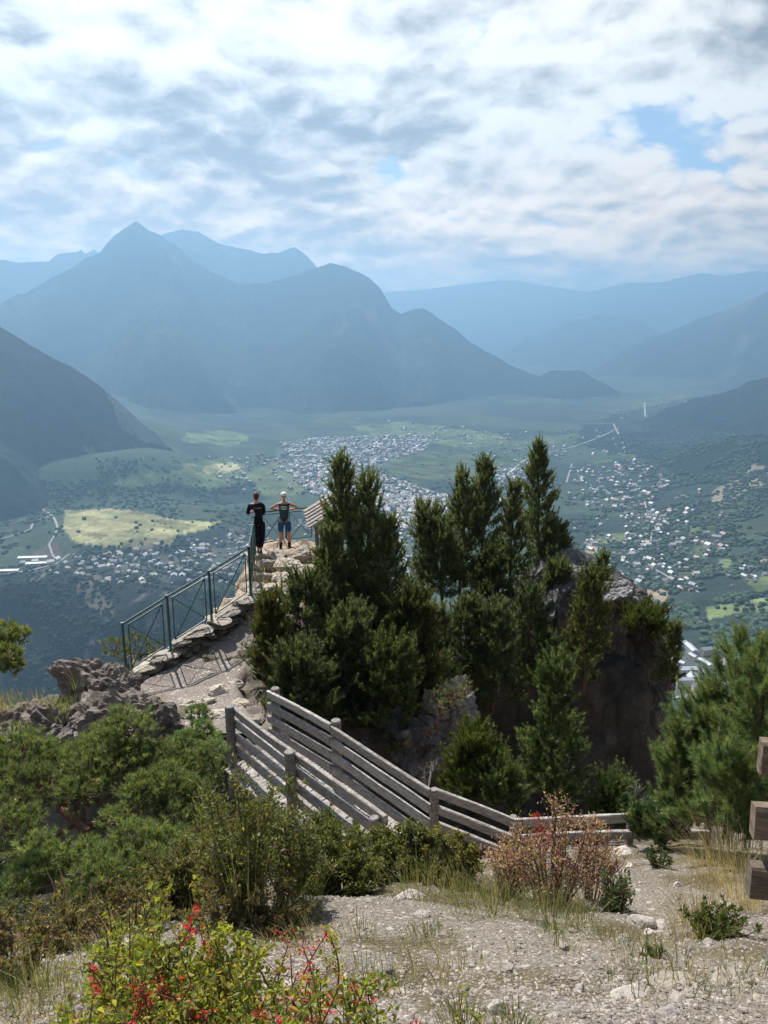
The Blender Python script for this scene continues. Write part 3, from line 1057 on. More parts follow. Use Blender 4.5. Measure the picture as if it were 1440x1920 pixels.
def plank(mb, p, q, h, t, mat=0, roll=0.0):
    """A board from p to q (its centre line), h tall and t thick, with slightly worn corners and warp."""
    p = np.asarray(p, float); q = np.asarray(q, float); d = q - p; L = np.linalg.norm(d); d = d / L
    s = np.cross(d, (0, 0, 1)); s /= np.linalg.norm(s) + 1e-9
    u = np.cross(s, d)
    if roll:
        s, u = s * math.cos(roll) + u * math.sin(roll), u * math.cos(roll) - s * math.sin(roll)
    n = 9; c = min(h, t) * .16
    prof = np.array([(-t / 2 + c, -h / 2), (t / 2 - c, -h / 2), (t / 2, -h / 2 + c), (t / 2, h / 2 - c), (t / 2 - c, h / 2), (-t / 2 + c, h / 2), (-t / 2, h / 2 - c), (-t / 2, -h / 2 + c)])
    ts = np.linspace(0, 1, n)
    bow = wrng.normal(0, .006) * np.sin(ts * math.pi); bow2 = wrng.normal(0, .006) * np.sin(ts * math.pi)
    V = p + d * (ts * L)[:, None, None] + s * (prof[None, :, :1] + bow[:, None, None]) + u * (prof[None, :, 1:] + bow2[:, None, None])
    V = V.reshape(-1, 3) + wrng.normal(0, .0015, (n * 8, 3))
    i = np.arange(n - 1)[:, None] * 8; j = np.arange(8)[None]; j2 = (j + 1) % 8
    F = np.stack([i + j, i + j2, i + 8 + j2, i + 8 + j], -1).reshape(-1, 4)
    tone = np.ones(3) * wrng.uniform(.8, 1.2)
    mb.add(V, F[:, ::-1], mat, tone)
    e = np.arange(8)
    mb.add(V[:8], e[None], mat, tone * 1.2); mb.add(V[-8:], e[None, ::-1], mat, tone * 1.2)


def wpost(root, top, depth, r=.075, name='post'):
    mb = MB(); top = np.asarray(top, float)
    lean = wrng.normal(0, .012, 3); lean[2] = 0
    mb.tube([top - (0, 0, depth), top - (0, 0, depth * .5) + lean, top - (0, 0, .03), top - (0, 0, .012), top], [r * 1.03, r, r * .98, r * .97, r * .8], 12, 0, np.ones(3) * wrng.uniform(.75, .95))
    return mb.build(name, M_WOOD, root, smooth=False)


A_ = at(430, 1326, 11.8); B_ = at(543, 1411, 9.9); N_ = at(702, 1524, 8.5)
C_ = at(516, 1292, 12.6); E_ = at(630, 1352, 11.15); F_ = at(815, 1472, 9.75)
BS = .222
down = np.array([0, 0, -1.0])
bridge = empty('footbridge', (A_ + E_) / 2 + down * 1.0, 'grey weathered timber footbridge with board railings on both sides', 'footbridge')
bo = np.array(bridge.location)


class BPart:
    pass


def bpart(name, fn, mat, root, off):
    mb = MB(); fn(mb)
    mb.V = [v - off for v in mb.V]
    return mb.build(name, mat, root)


side = np.array([.055, .03, 0])
for a, b in ((A_, B_), (B_, N_), (C_, E_), (E_, F_)):
    s = np.cross(b - a, (0, 0, 1)); s /= np.linalg.norm(s)
    sgn = 1 if a is A_ or a is B_ else -1
    d = (b - a) / np.linalg.norm(b - a)
    for k in range(4):
        oa = s * sgn * -.085 + down * (.085 + BS * k + wrng.normal(0, .006))
        ob = s * sgn * -.085 + down * (.085 + BS * k + wrng.normal(0, .006))
        pa = a + oa - d * (.10 if (a is A_ or a is C_) else -.004); pb = b + ob + d * (.10 if b is N_ else -.004)
        bpart('rail_board', lambda mb: plank(mb, pa, pb, .122, .058), M_WOOD, bridge, bo)
for top in (A_, B_, C_, E_, F_, N_):
    low_ = top is F_ or top is N_
    p_ = wpost(bridge, top + np.array([0, 0, -.055 if low_ else .02]) - bo, 1.55, .058 if low_ else .075)
# deck planks and the beams under them
LA, LN = A_ + down * 1.02, N_ + down * 1.02
RA, RN = C_ + down * 1.0, F_ + (F_ - E_) * -.05 + down * 1.0


def deck(mb):
    n = 46
    for i in range(n):
        t0 = (i + .5) / n
        a = LA + (LN - LA) * t0; b = RA + (RN - RA) * t0
        w_ = (b - a) / np.linalg.norm(b - a)
        plank(mb, a - w_ * .16, b + w_ * .12, .032, .5 * np.linalg.norm(LN - LA) / n * 1.8)


bpart('deck', deck, M_WOOD, bridge, bo)
for t in (.05, .95):
    a = LA + (RA - LA) * t + down * .13; b = LN + (RN - LN) * t + down * .13
    bpart('beam', lambda mb: plank(mb, a, b, .2, .12), M_WOOD, bridge, bo)

# the timber fence that carries on to the right
wf = empty('timber_fence', F_ + down, 'low grey board fence running from the bridge to the right behind the red bush', 'fence')
wo_ = np.array(wf.location)
F2 = at(965, 1530, 9.45); G2 = at(1190, 1519, 9.25); H2 = at(1336, 1520, 9.3)
for a, b, ks in ((F_, F2, 3), (F2, G2, 2), (G2, H2, 2)):
    d = (b - a) / np.linalg.norm(b - a)
    for k in range(ks):
        pa = a + down * (.10 + .235 * k) + d * .004; pb = b + down * (.10 + .235 * k) - d * .004
        bpart('fence_board', lambda mb: plank(mb, pa, pb, .118, .05), M_WOOD, wf, wo_)
for top in (F2, G2, H2):
    wpost(wf, top + np.array([0, .07, -.05]) - wo_, 1.2, .05)

# board ends of the railing at the right edge of the picture
ra = empty('timber_railing', at(1440, 1700, 3.5), 'brown timber railing with three thick boards ending at the right edge', 'railing')
ro = np.array(ra.location)
for px, py in ((1424, 1417), (1411, 1537), (1403, 1648)):
    a = at(px, py, 3.45); b = a + np.array([1.7, -.35, .06])
    bpart('rail_board', lambda mb: plank(mb, a, b, .165, .075), M_WOOD2, ra, ro)
for k in (0.22, 1.5):
    t_ = at(1411, 1537, 3.45) + np.array([k + .05, .07 - k * .2, .62])
    wpost(ra, t_ - ro, 1.75, .085)


def build_shelter():
    """Small plank-roofed shelter for the view panel, half hidden by the pines."""
    c = at(625, 1000, 22.8)
    r = empty('wooden_shelter', c + np.array([0, 0, -.4]), 'small wooden shelter with a sloping plank roof behind the pines', 'shelter')
    o_ = np.array(r.location)
    lo = at(574, 972, 22.6); hi = at(655, 922, 23.4)
    up = (hi - lo); fw = np.array([.25, -.95, -.22]); fw /= np.linalg.norm(fw)
    def roof(mb):
        for i in range(6):
            a = lo + fw * (i * .16 - .45); b = hi + fw * (i * .16 - .45)
            plank(mb, a + (0, 0, -i * .02), b + (0, 0, -i * .02), .03, .155)
    bpart('roof', roof, M_WOOD, r, o_)
    def body(mb):
        plank(mb, lo + fw * .45 + up * .12 + down * .16, hi + fw * .45 + down * .16, .12, .05)
        for k in range(6):
            plank(mb, lo + fw * .36 + up * .25 + down * (.26 + k * .14), hi + fw * .36 + up * .1 + down * (.50 + k * .14), .13, .03)
    bpart('wall', body, M_WOOD2, r, o_)
    for t in (.2, .95):
        p = lo + up * t + fw * .3
        q = bpart('post', lambda mb: mb.tube([p + down * 1.3, p + down * .06], .05, 8), M_WOOD2, r, o_)


build_shelter()


# ------------------------------------------------------------------ vegetation
M_NEEDLE = leaf_mat("pine needles", .48, .38, .5, (1.3, 1.3, .65))
M_LEAF = leaf_mat("shrub leaves", .48, .45, .35, (1.35, 1.25, .5))
M_GRASS = leaf_mat("grass blades", .40, .6, .2, (1.2, 1.15, .7))
M_BARK = plain("grey brown bark", (.105, .08, .062), .9, .1, .45, 30, .01)
M_BARKR = plain("reddish pine bark", (.17, .095, .07), .9, .1, .45, 22, .01)
M_TWIG = plain("twig wood", (.16, .115, .085), .85, .15, .3, 30)


def tuft_tmpl(n, length, width, spread, seed, axis=.5):
    """Needles round a short shoot along +Z: thin triangles."""
    r = np.random.default_rng(seed)
    th = r.uniform(0, 2 * math.pi, n); ph = np.abs(r.normal(spread, spread * .35, n))
    d = np.stack([np.sin(ph) * np.cos(th), np.sin(ph) * np.sin(th), np.cos(ph)], -1)
    b = np.zeros((n, 3)); b[:, 2] = r.uniform(-axis, axis * .6, n) * length
    L = length * r.uniform(.7, 1.1, n)
    sdir = np.cross(d, r.normal(0, 1, (n, 3))); sdir /= np.linalg.norm(sdir, axis=1, keepdims=True)
    V = np.stack([b - sdir * width / 2, b + sdir * width / 2, b + d * L[:, None]], 1).reshape(-1, 3)
    F = np.arange(n * 3).reshape(n, 3)
    return V, F


TUFT_FAR = [tuft_tmpl(17, .088, .0125, .55, s) for s in range(3)]
TUFT_MID = [tuft_tmpl(24, .060, .0072, .72, 10 + s) for s in range(3)]
TUFT_LONG = [tuft_tmpl(26, .105, .0062, .62, 20 + s) for s in range(3)]


def put_tufts(mb, tmpls, pos, dirs, scale, base, rng, var=.28, tips=None):
    n = len(pos)
    if n == 0:
        return
    c = np.asarray(base)[None] * rng.uniform(1 - var, 1 + var, (n, 1)) * (1 + rng.normal(0, .06, (n, 3)))
    if tips is not None:
        k = rng.uniform(0, 1, n) < tips[1]
        c[k] = np.asarray(tips[0]) * rng.uniform(.75, 1.25, (k.sum(), 1))
    R = frame_to(dirs, rng.uniform(0, 6.28, n))
    which = rng.integers(0, len(tmpls), n)
    for i, (TV, TF) in enumerate(tmpls):
        k = which == i
        scatter(mb, TV, TF, pos[k], R[k], np.broadcast_to(scale, (n,))[k], np.clip(c[k], .003, 1))


def unit(v):
    return v / (np.linalg.norm(v, axis=-1, keepdims=True) + 1e-9)


PINE_C = (.135, .170, .098)
TIP_C = ((.21, .24, .10), .25)


def pine(name, base, H, R, seed, label, group=None, nb=74, dens=20, t0=.08, prof=None, rise=.55, lean=(0, 0), tm=None, ts=1.0, col=PINE_C, tips=TIP_C, spread=.17, bark=None, tr=.026, inner=.15, cat='tree', shoot=1.0):
    """Upright pine with brush-like shoots: tapered trunk with limbs (trunk) and needle tufts along every twig (crown)."""
    rng = np.random.default_rng(seed)
    tm = tm or TUFT_FAR
    base = np.asarray(base, float)
    e = empty(name, base, label, cat, group)
    t = np.linspace(0, 1, 10)
    wob = np.cumsum(rng.normal(0, .012 * H, (10, 2)), 0) * .5; wob -= wob[0]
    tp = np.stack([wob[:, 0] + lean[0] * t ** 1.3, wob[:, 1] + lean[1] * t ** 1.3, t * H], -1)
    tb = MB(); tb.tube(tp, tr * H * (1 - t) ** .8 * .5 + .008, 7)
    cb = MB()
    prof = prof or (lambda u: (1 - u) ** .75 * (.55 + .45 * min(1, u * 4 + .3)))
    P, Dn, Sc = [], [], []
    for k in range(nb):
        u = t0 + (1 - t0) * ((k + rng.uniform(0, 1)) / nb) ** .92
        a = k * 2.39996 + rng.normal(0, .4)
        L = R * prof(u) * rng.uniform(.55, 1.15) + .06
        o_ = np.array([math.cos(a), math.sin(a), 0])
        st = np.array([np.interp(u, t, tp[:, i]) for i in range(3)])
        rs = rise * rng.uniform(.5, 1.4) * (.45 + .9 * u)
        s = np.linspace(0, 1, 5)
        bp = st + o_ * (L * s)[:, None] * np.array([1, 1, 0]) + np.stack([0 * s, 0 * s, L * rs * (s ** 1.7) - .12 * L * s * (1 - u)], -1)
        tb.tube(bp, np.linspace(.018 * min(1, L), .004, 5), 3, cap=False)
        if u < .55 and rng.uniform() < .13:      # a dead limb with bare side twigs
            for _ in range(4):
                v_ = rng.uniform(.3, .9)
                b_ = np.array([np.interp(v_, s, bp[:, i]) for i in range(3)])
                tb.tube(np.array([b_, b_ + unit(o_ + rng.normal(0, .6, 3)) * L * .35]), [.006, .003], 3, cap=False)
            continue
        n = max(3, int(dens * L * rng.uniform(.7, 1.3) * 2.2))
        q = rng.uniform(inner, 1, n) ** .7
        pp = np.stack([np.interp(q, s, bp[:, i]) for i in range(3)], -1)
        off = rng.normal(0, 1, (n, 3)) * spread * .62 * L * (.35 + .65 * np.sin(q * 2.6))[:, None]
        off[:, 2] = off[:, 2] * .7 + .03
        dr = unit(o_ * .55 + np.array([0, 0, .75 + .4 * rs]) + unit(off) * .55 + rng.normal(0, .18, (n, 3)))
        P.append(pp + off); Dn.append(dr); Sc.append(rng.uniform(.75, 1.2, n))
        # shoots turned up along the outer part of the limb, each a small tapered brush
        for _ in range(int((4 + L * 9) * shoot)):
            v_ = rng.uniform(.3, 1.0) ** .8
            b_ = np.array([np.interp(v_, s, bp[:, i]) for i in range(3)]) + rng.normal(0, .12 * L, 3) * np.array([1, 1, .35])
            hh = rng.uniform(.12, .36) * (1.25 - .3 * v_)
            m_ = max(3, int(hh / .032))
            ax = unit(o_ * (.75 - .55 * u) + (0, 0, .85) + rng.normal(0, .22, 3))
            P.append(b_ + ax * (np.linspace(0, hh, m_))[:, None] + rng.normal(0, .01, (m_, 3)))
            Dn.append(np.tile(ax, (m_, 1)) + rng.normal(0, .12, (m_, 3))); Sc.append(np.linspace(1.05, .62, m_))
            tb.tube(np.array([b_, b_ + ax * hh * .8]), [.006, .003], 3, cap=False)
    n = int(14 + 6 * H)
    q = rng.uniform(.8, 1.0, n)
    pp = np.stack([np.interp(q, t, tp[:, i]) for i in range(3)], -1) + rng.normal(0, .035, (n, 3))
    P.append(pp); Dn.append(unit(rng.normal(0, .35, (n, 3)) + (0, 0, 1))); Sc.append(rng.uniform(.8, 1.1, n))
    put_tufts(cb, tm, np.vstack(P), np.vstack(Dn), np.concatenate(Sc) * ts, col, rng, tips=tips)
    tb.build('trunk', bark or M_BARK, e)
    cb.build('crown', M_NEEDLE, e)
    return e


def to_base(px, py, D, ztop=None):
    return at(px, py, D)


def pine_at(name, ptop, pbase_y, D, R, seed, label, **kw):
    """Pine whose tip is seen at ptop and whose foot stands at picture height pbase_y, at depth D."""
    top = at(ptop[0], ptop[1], D)
    yb = at(ptop[0], pbase_y, D)
    H = top[2] - yb[2]
    base = np.array([top[0] + kw.pop('dx', 0), top[1], yb[2]])
    return pine(name, base, H, R, seed, label, lean=(top[0] - base[0], 0), **kw)


broad = lambda u: (1 - u) ** .62
col_ = lambda u: (1 - u) ** .5 * .9

G1 = 'pines growing beside the lookout steps'
pine_at('pine_tree', (640, 866), 1330, 17.2, .95, 201, 'tallest dark pine right of the wooden shelter, with a bottlebrush tip', nb=117, dens=16, prof=lambda u: (1 - u) ** .8, rise=.9, group=G1)
pine_at('pine_tree', (691, 905), 1340, 16.8, 1.05, 202, 'dark pine just right of the tallest one by the shelter, with a blunt tip', nb=111, dens=16, prof=lambda u: (1 - u) ** .72, rise=.9, group=G1)
pine_at('pine_tree', (732, 985), 1330, 16.5, .75, 203, 'lower dark pine on the right flank of the pines by the shelter', nb=74, dens=16, prof=lambda u: (1 - u) ** .65, rise=.8, group=G1)
pine_at('pine_tree', (618, 1000), 1330, 16.6, .6, 204, 'dark pine in front of the shelter wall, lower than its neighbours', nb=80, dens=16, prof=lambda u: (1 - u) ** .6, rise=.7, group=G1)
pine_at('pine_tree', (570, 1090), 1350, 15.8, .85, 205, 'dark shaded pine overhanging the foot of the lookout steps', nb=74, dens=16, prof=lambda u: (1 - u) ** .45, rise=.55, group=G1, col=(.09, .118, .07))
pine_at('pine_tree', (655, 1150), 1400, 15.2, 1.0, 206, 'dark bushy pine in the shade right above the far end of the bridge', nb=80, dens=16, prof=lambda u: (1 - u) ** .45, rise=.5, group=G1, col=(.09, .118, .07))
pine_at('pine_tree', (775, 1115), 1400, 15.6, .75, 207, 'olive green bushy pine on the sunlit right edge of the pines above the bridge', nb=93, dens=27, prof=lambda u: (1 - u) ** .4, rise=.55, group=G1, col=(0.104, 0.118, 0.049), tips=((.10, .10, .04), .3))
pine_at('pine_tree', (735, 1210), 1420, 14.6, .8, 208, 'low spreading pine hanging over the grey rock behind the bridge railing', nb=68, dens=16, prof=lambda u: (1 - u) ** .35, rise=.4, group=G1, col=(0.085, 0.110, 0.049))
pine_at('pine_tree', (505, 1130), 1320, 15.2, .42, 209, 'young pine with yellowish shoots at the right edge of the gravel path', nb=80, dens=26, prof=lambda u: (1 - u) ** .5, rise=.6, group=G1, col=(0.095, 0.123, 0.042), tips=((.14, .11, .03), .3))
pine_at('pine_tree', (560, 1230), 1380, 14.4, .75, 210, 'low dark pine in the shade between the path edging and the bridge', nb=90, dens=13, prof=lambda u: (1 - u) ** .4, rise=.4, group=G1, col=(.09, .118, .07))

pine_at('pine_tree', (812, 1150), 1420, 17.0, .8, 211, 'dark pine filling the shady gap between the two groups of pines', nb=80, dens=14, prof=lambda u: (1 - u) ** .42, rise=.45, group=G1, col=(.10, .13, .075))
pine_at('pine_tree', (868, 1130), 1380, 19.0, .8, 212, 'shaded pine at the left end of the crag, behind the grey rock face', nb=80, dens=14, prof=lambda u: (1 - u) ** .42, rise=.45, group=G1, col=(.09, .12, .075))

G2 = 'pines on the crag'
pine_at('pine_tree', (1018, 836), 1140, 24.0, .95, 221, 'tallest pine on the crag, with a bare straight trunk and a pointed tip', nb=93, dens=15, t0=.26, prof=lambda u: (1 - u) ** .75, rise=.75, group=G2, tr=.03)
pine_at('pine_tree', (962, 910), 1150, 23.2, .8, 222, 'slim pine just left of the tallest one on the crag', nb=74, dens=15, t0=.12, prof=lambda u: (1 - u) ** .75, rise=.85, group=G2)
pine_at('pine_tree', (908, 868), 1150, 22.8, 1.0, 223, 'broad dark pine in the middle of the crag group, with a sharp tip', nb=99, dens=15, t0=.1, prof=lambda u: (1 - u) ** .75, rise=.85, group=G2)
pine_at('pine_tree', (868, 892), 1150, 22.4, .95, 224, 'dark twin-tipped pine left of the sharp-tipped one on the crag', nb=86, dens=15, t0=.1, prof=lambda u: (1 - u) ** .7, rise=.85, group=G2)
pine_at('pine_tree', (800, 955), 1140, 22.0, .85, 225, 'low broad pine leaning out at the left end of the crag group', nb=74, dens=15, t0=.2, prof=lambda u: (1 - u) ** .42, rise=.6, group=G2, dx=.5)
pine_at('pine_tree', (832, 985), 1150, 21.6, .7, 226, 'dense low pine between the leaning one and the twin-tipped pine', nb=62, dens=15, t0=.1, prof=lambda u: (1 - u) ** .45, rise=.6, group=G2)
pine_at('pine_tree', (1042, 985), 1110, 23.6, .65, 227, 'small pine with reaching branches under the tallest pine on the crag', nb=60, dens=16, t0=.2, prof=lambda u: (1 - u) ** .35, rise=.3, group=G2)
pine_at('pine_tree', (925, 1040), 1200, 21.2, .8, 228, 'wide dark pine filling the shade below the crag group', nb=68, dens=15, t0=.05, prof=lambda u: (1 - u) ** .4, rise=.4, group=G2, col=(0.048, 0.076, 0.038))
pine_at('pine_tree', (1108, 1082), 1330, 18.7, .55, 229, 'thin half-bare pine standing in front of the crag face', nb=70, dens=13, t0=.1, prof=lambda u: .35 + .75 * (1 - u) ** .8 if u > .3 else .8, rise=.5, group=G2, tr=.03, col=(0.095, 0.114, 0.046))
pine_at('pine_tree', (1131, 1046), 1100, 22.0, .22, 230, 'tiny pine sapling on the very top of the crag', nb=22, dens=30, rise=.7, group=G2)
pine_at('pine_tree', (1263, 1175), 1310, 20.6, .22, 231, 'narrow pine clinging to the right edge of the crag', nb=45, dens=22, t0=.1, prof=lambda u: (1 - u) ** .3, rise=.4, group=G2)
pine_at('pine_tree', (1212, 1150), 1205, 20.2, .5, 232, 'flat-topped bushy pine overhanging the right shoulder of the crag', nb=36, dens=20, t0=.15, prof=lambda u: .95, rise=.3, group=G2, col=(0.095, 0.125, 0.038), tips=((.11, .12, .03), .3), cat='tree')

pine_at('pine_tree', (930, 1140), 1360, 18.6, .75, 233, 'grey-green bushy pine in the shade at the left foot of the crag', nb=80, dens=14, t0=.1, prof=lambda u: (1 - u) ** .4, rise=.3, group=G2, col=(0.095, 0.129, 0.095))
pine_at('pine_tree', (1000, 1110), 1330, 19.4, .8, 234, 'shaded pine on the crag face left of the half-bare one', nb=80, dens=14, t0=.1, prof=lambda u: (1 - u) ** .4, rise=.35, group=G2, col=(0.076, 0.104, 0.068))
pine_at('pine_tree', (1050, 1060), 1200, 21.6, .6, 235, 'low bushy pine at the foot of the tallest pine, on the crag edge', nb=60, dens=14, t0=.1, prof=lambda u: (1 - u) ** .4, rise=.3, group=G2, col=(0.114, 0.142, 0.068))

G3 = 'young pines behind the timber fence'
pine_at('young_pine', (1045, 1252), 1560, 10.6, .55, 241, 'young pine with a crooked spire behind the red bush and the timber fence', nb=56, dens=26, t0=.05, tm=TUFT_MID, ts=1.15, prof=lambda u: (.95 * (1 - u) ** .8 if u < .62 else .26), rise=.45, group=G3, col=(0.080, 0.125, 0.049), dx=-.05)
pine_at('young_pine', (893, 1390), 1530, 11.0, .42, 242, 'bright yellow-green young pine above the bend of the timber fence', nb=60, dens=30, t0=.05, tm=TUFT_MID, ts=1.15, prof=lambda u: (1 - u) ** .45, rise=.7, group=G3, col=(.075, .10, .026), tips=((.14, .16, .04), .35))
pine_at('young_pine', (945, 1455), 1530, 10.6, .26, 243, 'tiny pine seedling between the yellow-green pine and the crooked one', nb=30, dens=30, t0=.05, tm=TUFT_MID, prof=lambda u: (1 - u) ** .4, rise=.6, group=G3, col=(0.104, 0.152, 0.053))
pine_at('young_pine', (1150, 1478), 1550, 10.4, .24, 244, 'small pine to the right of the crooked-spired one', nb=36, dens=28, t0=.05, tm=TUFT_MID, prof=lambda u: (1 - u) ** .4, rise=.4, group=G3, col=(0.085, 0.133, 0.053))

G4 = 'long-needled pines at the right'
pcol = (.14, .20, .09)
pine_at('young_pine', (1335, 1312), 1590, 8.5, .38, 251, 'bright green long-needled pine in front of the timber fence end', nb=56, dens=26, t0=.08, tm=TUFT_LONG, ts=.92, prof=lambda u: (1 - u) ** .42, rise=.6, group=G4, col=pcol, shoot=.6, spread=.2)
pine_at('young_pine', (1402, 1222), 1590, 8.2, .42, 252, 'taller bright green pine at the right edge, above the top railing board', nb=60, dens=26, t0=.1, tm=TUFT_LONG, ts=.92, prof=lambda u: (1 - u) ** .42, rise=.75, group=G4, col=pcol, shoot=.6, spread=.2)
pine_at('young_pine', (1285, 1395), 1570, 8.6, .26, 253, 'low bright green pine at the left of the long-needled group', nb=37, dens=26, t0=.1, tm=TUFT_LONG, ts=.9, prof=lambda u: (1 - u) ** .35, rise=.45, group=G4, col=pcol, shoot=.6, spread=.2)
pine_at('young_pine', (1445, 1270), 1600, 7.6, .5, 254, 'bright green pine cut off by the right edge of the picture', nb=37, dens=26, t0=.1, tm=TUFT_LONG, ts=.9, prof=lambda u: (1 - u) ** .35, rise=.6, group=G4, col=pcol, shoot=.6, spread=.2)
pine_at('young_pine', (1375, 1420), 1600, 7.4, .42, 255, 'low bright green pine filling the gap behind the middle railing board', nb=34, dens=26, t0=.1, tm=TUFT_LONG, ts=.9, prof=lambda u: (1 - u) ** .35, rise=.5, group=G4, col=pcol, shoot=.6, spread=.2)
pine_at('young_pine', (1232, 1540), 1590, 8.9, .24, 256, 'knee-high pine seedling growing over the timber fence boards', nb=24, dens=34, t0=.1, tm=TUFT_MID, prof=lambda u: .9, rise=.3, group=G4, col=(0.057, 0.114, 0.049))


def cushion_pine(name, base, limbs, clumps, seed, label, group=None, tm=None, ts=1.0, col=(.145, .18, .085), nt=130, tips=((.25, .28, .12), .2), bark=None, limb_r=.06):
    """Sprawling mountain pine: crooked limbs lying along the slope, carrying rounded cushions of needles."""
    rng = np.random.default_rng(seed)
    tm = tm or TUFT_MID
    base = np.asarray(base, float)
    e = empty(name, base, label, 'tree', group)
    tb, cb = MB(), MB()
    lp = []
    for l in limbs:
        l = np.asarray(l, float)
        n = 14; s = np.linspace(0, 1, n); k = np.linspace(0, 1, len(l))
        p = np.stack([np.interp(s, k, l[:, i]) for i in range(3)], -1)
        p[1:-1] += rng.normal(0, .05, (n - 2, 3))
        tb.tube(p - base, np.linspace(limb_r, limb_r * .3, n), 7)
        lp.append(p)
    lp = np.vstack(lp)
    for c, r in clumps:
        c = np.asarray(c, float)
        j = np.argmin(np.linalg.norm(lp - c, axis=1) + rng.uniform(0, .2, len(lp)))
        root = lp[j]
        mid = (root + c) / 2 + rng.normal(0, .06, 3) - (0, 0, .05)
        tb.tube(np.array([root, mid, c - (0, 0, r * .35)]) - base, [.026, .02, .011], 5)
        n = int(nt * (r / .35) ** 2 * .95)
        d = unit(rng.normal(0, 1, (n, 3)) + (0, 0, .55))
        f = rng.uniform(.35, 1.0, n) ** .5
        lump = 1 + .30 * fbm(d * 2.2 + c * 3, 2, seed)
        pos = c + d * (r * f * lump)[:, None] * np.array([1.12, 1.12, .78])
        dr = unit(d * .8 + (0, 0, .65) + rng.normal(0, .25, (n, 3)))
        put_tufts(cb, tm, pos - base, dr, rng.uniform(.8, 1.2, n) * ts, np.asarray(col) * rng.uniform(.8, 1.2), rng, tips=tips)
        for _ in range(int(6 * r / .35)):
            dd = unit(rng.normal(0, 1, 3) + (0, 0, .4))
            q = c + dd * r * .8
            tb.tube(np.array([c - (0, 0, r * .3), (c + q) / 2 + rng.normal(0, .03, 3), q]) - base, [.011, .008, .004], 4, cap=False)
    tb.build('trunk', bark or M_BARKR, e)
    cb.build('crown', M_NEEDLE, e)
    return e


def clumps_px(rows, rng, jit=6):
    """rows: (px, py, depth, radius in px) -> world cushions."""
    out = []
    for px, py, D, r in rows:
        out.append((at(px + rng.normal(0, jit), py + rng.normal(0, jit), D * rng.uniform(.97, 1.03)), r * D / FPX))
    return out


crng = np.random.default_rng(300)
GL = 'sprawling pines on the slope at the left'
rows = [(40, 1420, 8.2, 58), (110, 1432, 8.0, 50), (60, 1490, 7.6, 60), (170, 1455, 7.8, 50), (190, 1400, 8.4, 48), (240, 1378, 8.5, 48), (285, 1420, 8.3, 48), (235, 1430, 8.1, 50),
        (330, 1440, 8.2, 44), (375, 1430, 8.4, 36), (300, 1480, 7.9, 50), (360, 1490, 8.0, 44), (255, 1490, 7.7, 44), (330, 1540, 7.6, 42), (378, 1545, 7.8, 32), (20, 1555, 7.0, 50), (-30, 1450, 7.8, 60),
        (140, 1500, 7.5, 36), (225, 1530, 7.3, 26)]
cushion_pine('mountain_pine', at(150, 1600, 7.6), [[at(170, 1600, 7.3), at(150, 1530, 7.4), at(120, 1480, 7.7), at(40, 1450, 7.9)], [at(160, 1570, 7.4), at(200, 1540, 7.5), at(300, 1500, 8.0), at(380, 1470, 8.2)],
             [at(150, 1540, 7.4), at(180, 1470, 7.9), at(240, 1420, 8.2)]],
             clumps_px(rows, crng), 301, 'big sprawling pine with a crooked reddish trunk below the brown ledge rocks', GL, nt=420)
rows = [(250, 1570, 6.8, 46), (300, 1590, 6.7, 50), (230, 1620, 6.4, 52), (160, 1600, 6.5, 44), (290, 1640, 6.3, 46), (180, 1650, 6.1, 46), (100, 1620, 6.3, 46), (340, 1610, 6.7, 40), (50, 1640, 6.0, 44),
        (130, 1690, 5.8, 36), (20, 1680, 5.7, 42), (70, 1600, 6.4, 40), (370, 1600, 6.9, 30), (240, 1670, 6.0, 34)]
cushion_pine('mountain_pine', at(200, 1720, 6.2), [[at(200, 1720, 6.0), at(180, 1660, 6.2), at(100, 1630, 6.3), at(30, 1660, 6.0)], [at(190, 1690, 6.1), at(250, 1640, 6.4), at(330, 1610, 6.7)]],
             clumps_px(rows, crng), 302, 'sprawling pine in front of the big one, its cushions in full sun', GL, nt=420, col=(.15, .19, .085))
rows = [(20, 1740, 5.2, 44), (60, 1775, 5.0, 40), (-20, 1700, 5.3, 50), (10, 1800, 4.8, 34), (95, 1800, 4.9, 28), (130, 1745, 5.3, 30)]
cushion_pine('mountain_pine', at(30, 1830, 5.0), [[at(40, 1830, 4.9), at(30, 1770, 5.1), at(-10, 1720, 5.3)], [at(40, 1820, 4.9), at(90, 1790, 5.0)]],
             clumps_px(rows, crng), 303, 'low pine in the bottom left, partly in the shade of the ones above', GL, nt=170, col=(.12, .16, .078))
rows = [(372, 1345, 9.2, 24), (378, 1380, 9.1, 34), (350, 1400, 9.0, 34), (400, 1410, 9.1, 26), (395, 1455, 9.0, 24)]
cushion_pine('mountain_pine', at(375, 1450, 9.2), [[at(375, 1450, 9.2), at(374, 1390, 9.2), at(372, 1350, 9.2)]], clumps_px(rows, crng, 2), 304,
             'small upright pine between the left bridge post and the sprawling pines', GL, nt=420, col=(.15, .215, .10), bark=M_BARK, limb_r=.025)
rows = [(-25, 1200, 6.6, 34), (10, 1190, 6.6, 28), (40, 1195, 6.6, 22), (20, 1225, 6.5, 24), (-20, 1240, 6.5, 34), (25, 1252, 6.5, 18)]
cushion_pine('pine_tree', at(-190, 1500, 6.4), [[at(-190, 1500, 6.4), at(-180, 1250, 6.5), at(-100, 1190, 6.6)], [at(-180, 1260, 6.5), at(-80, 1225, 6.5), at(20, 1215, 6.6)]],
             clumps_px(rows, crng, 3), 305, 'olive branch tips of a pine reaching in at the left edge above the ledge', nt=480, col=(.14, .175, .07), tips=((.25, .26, .09), .25), bark=M_BARK, limb_r=.035)
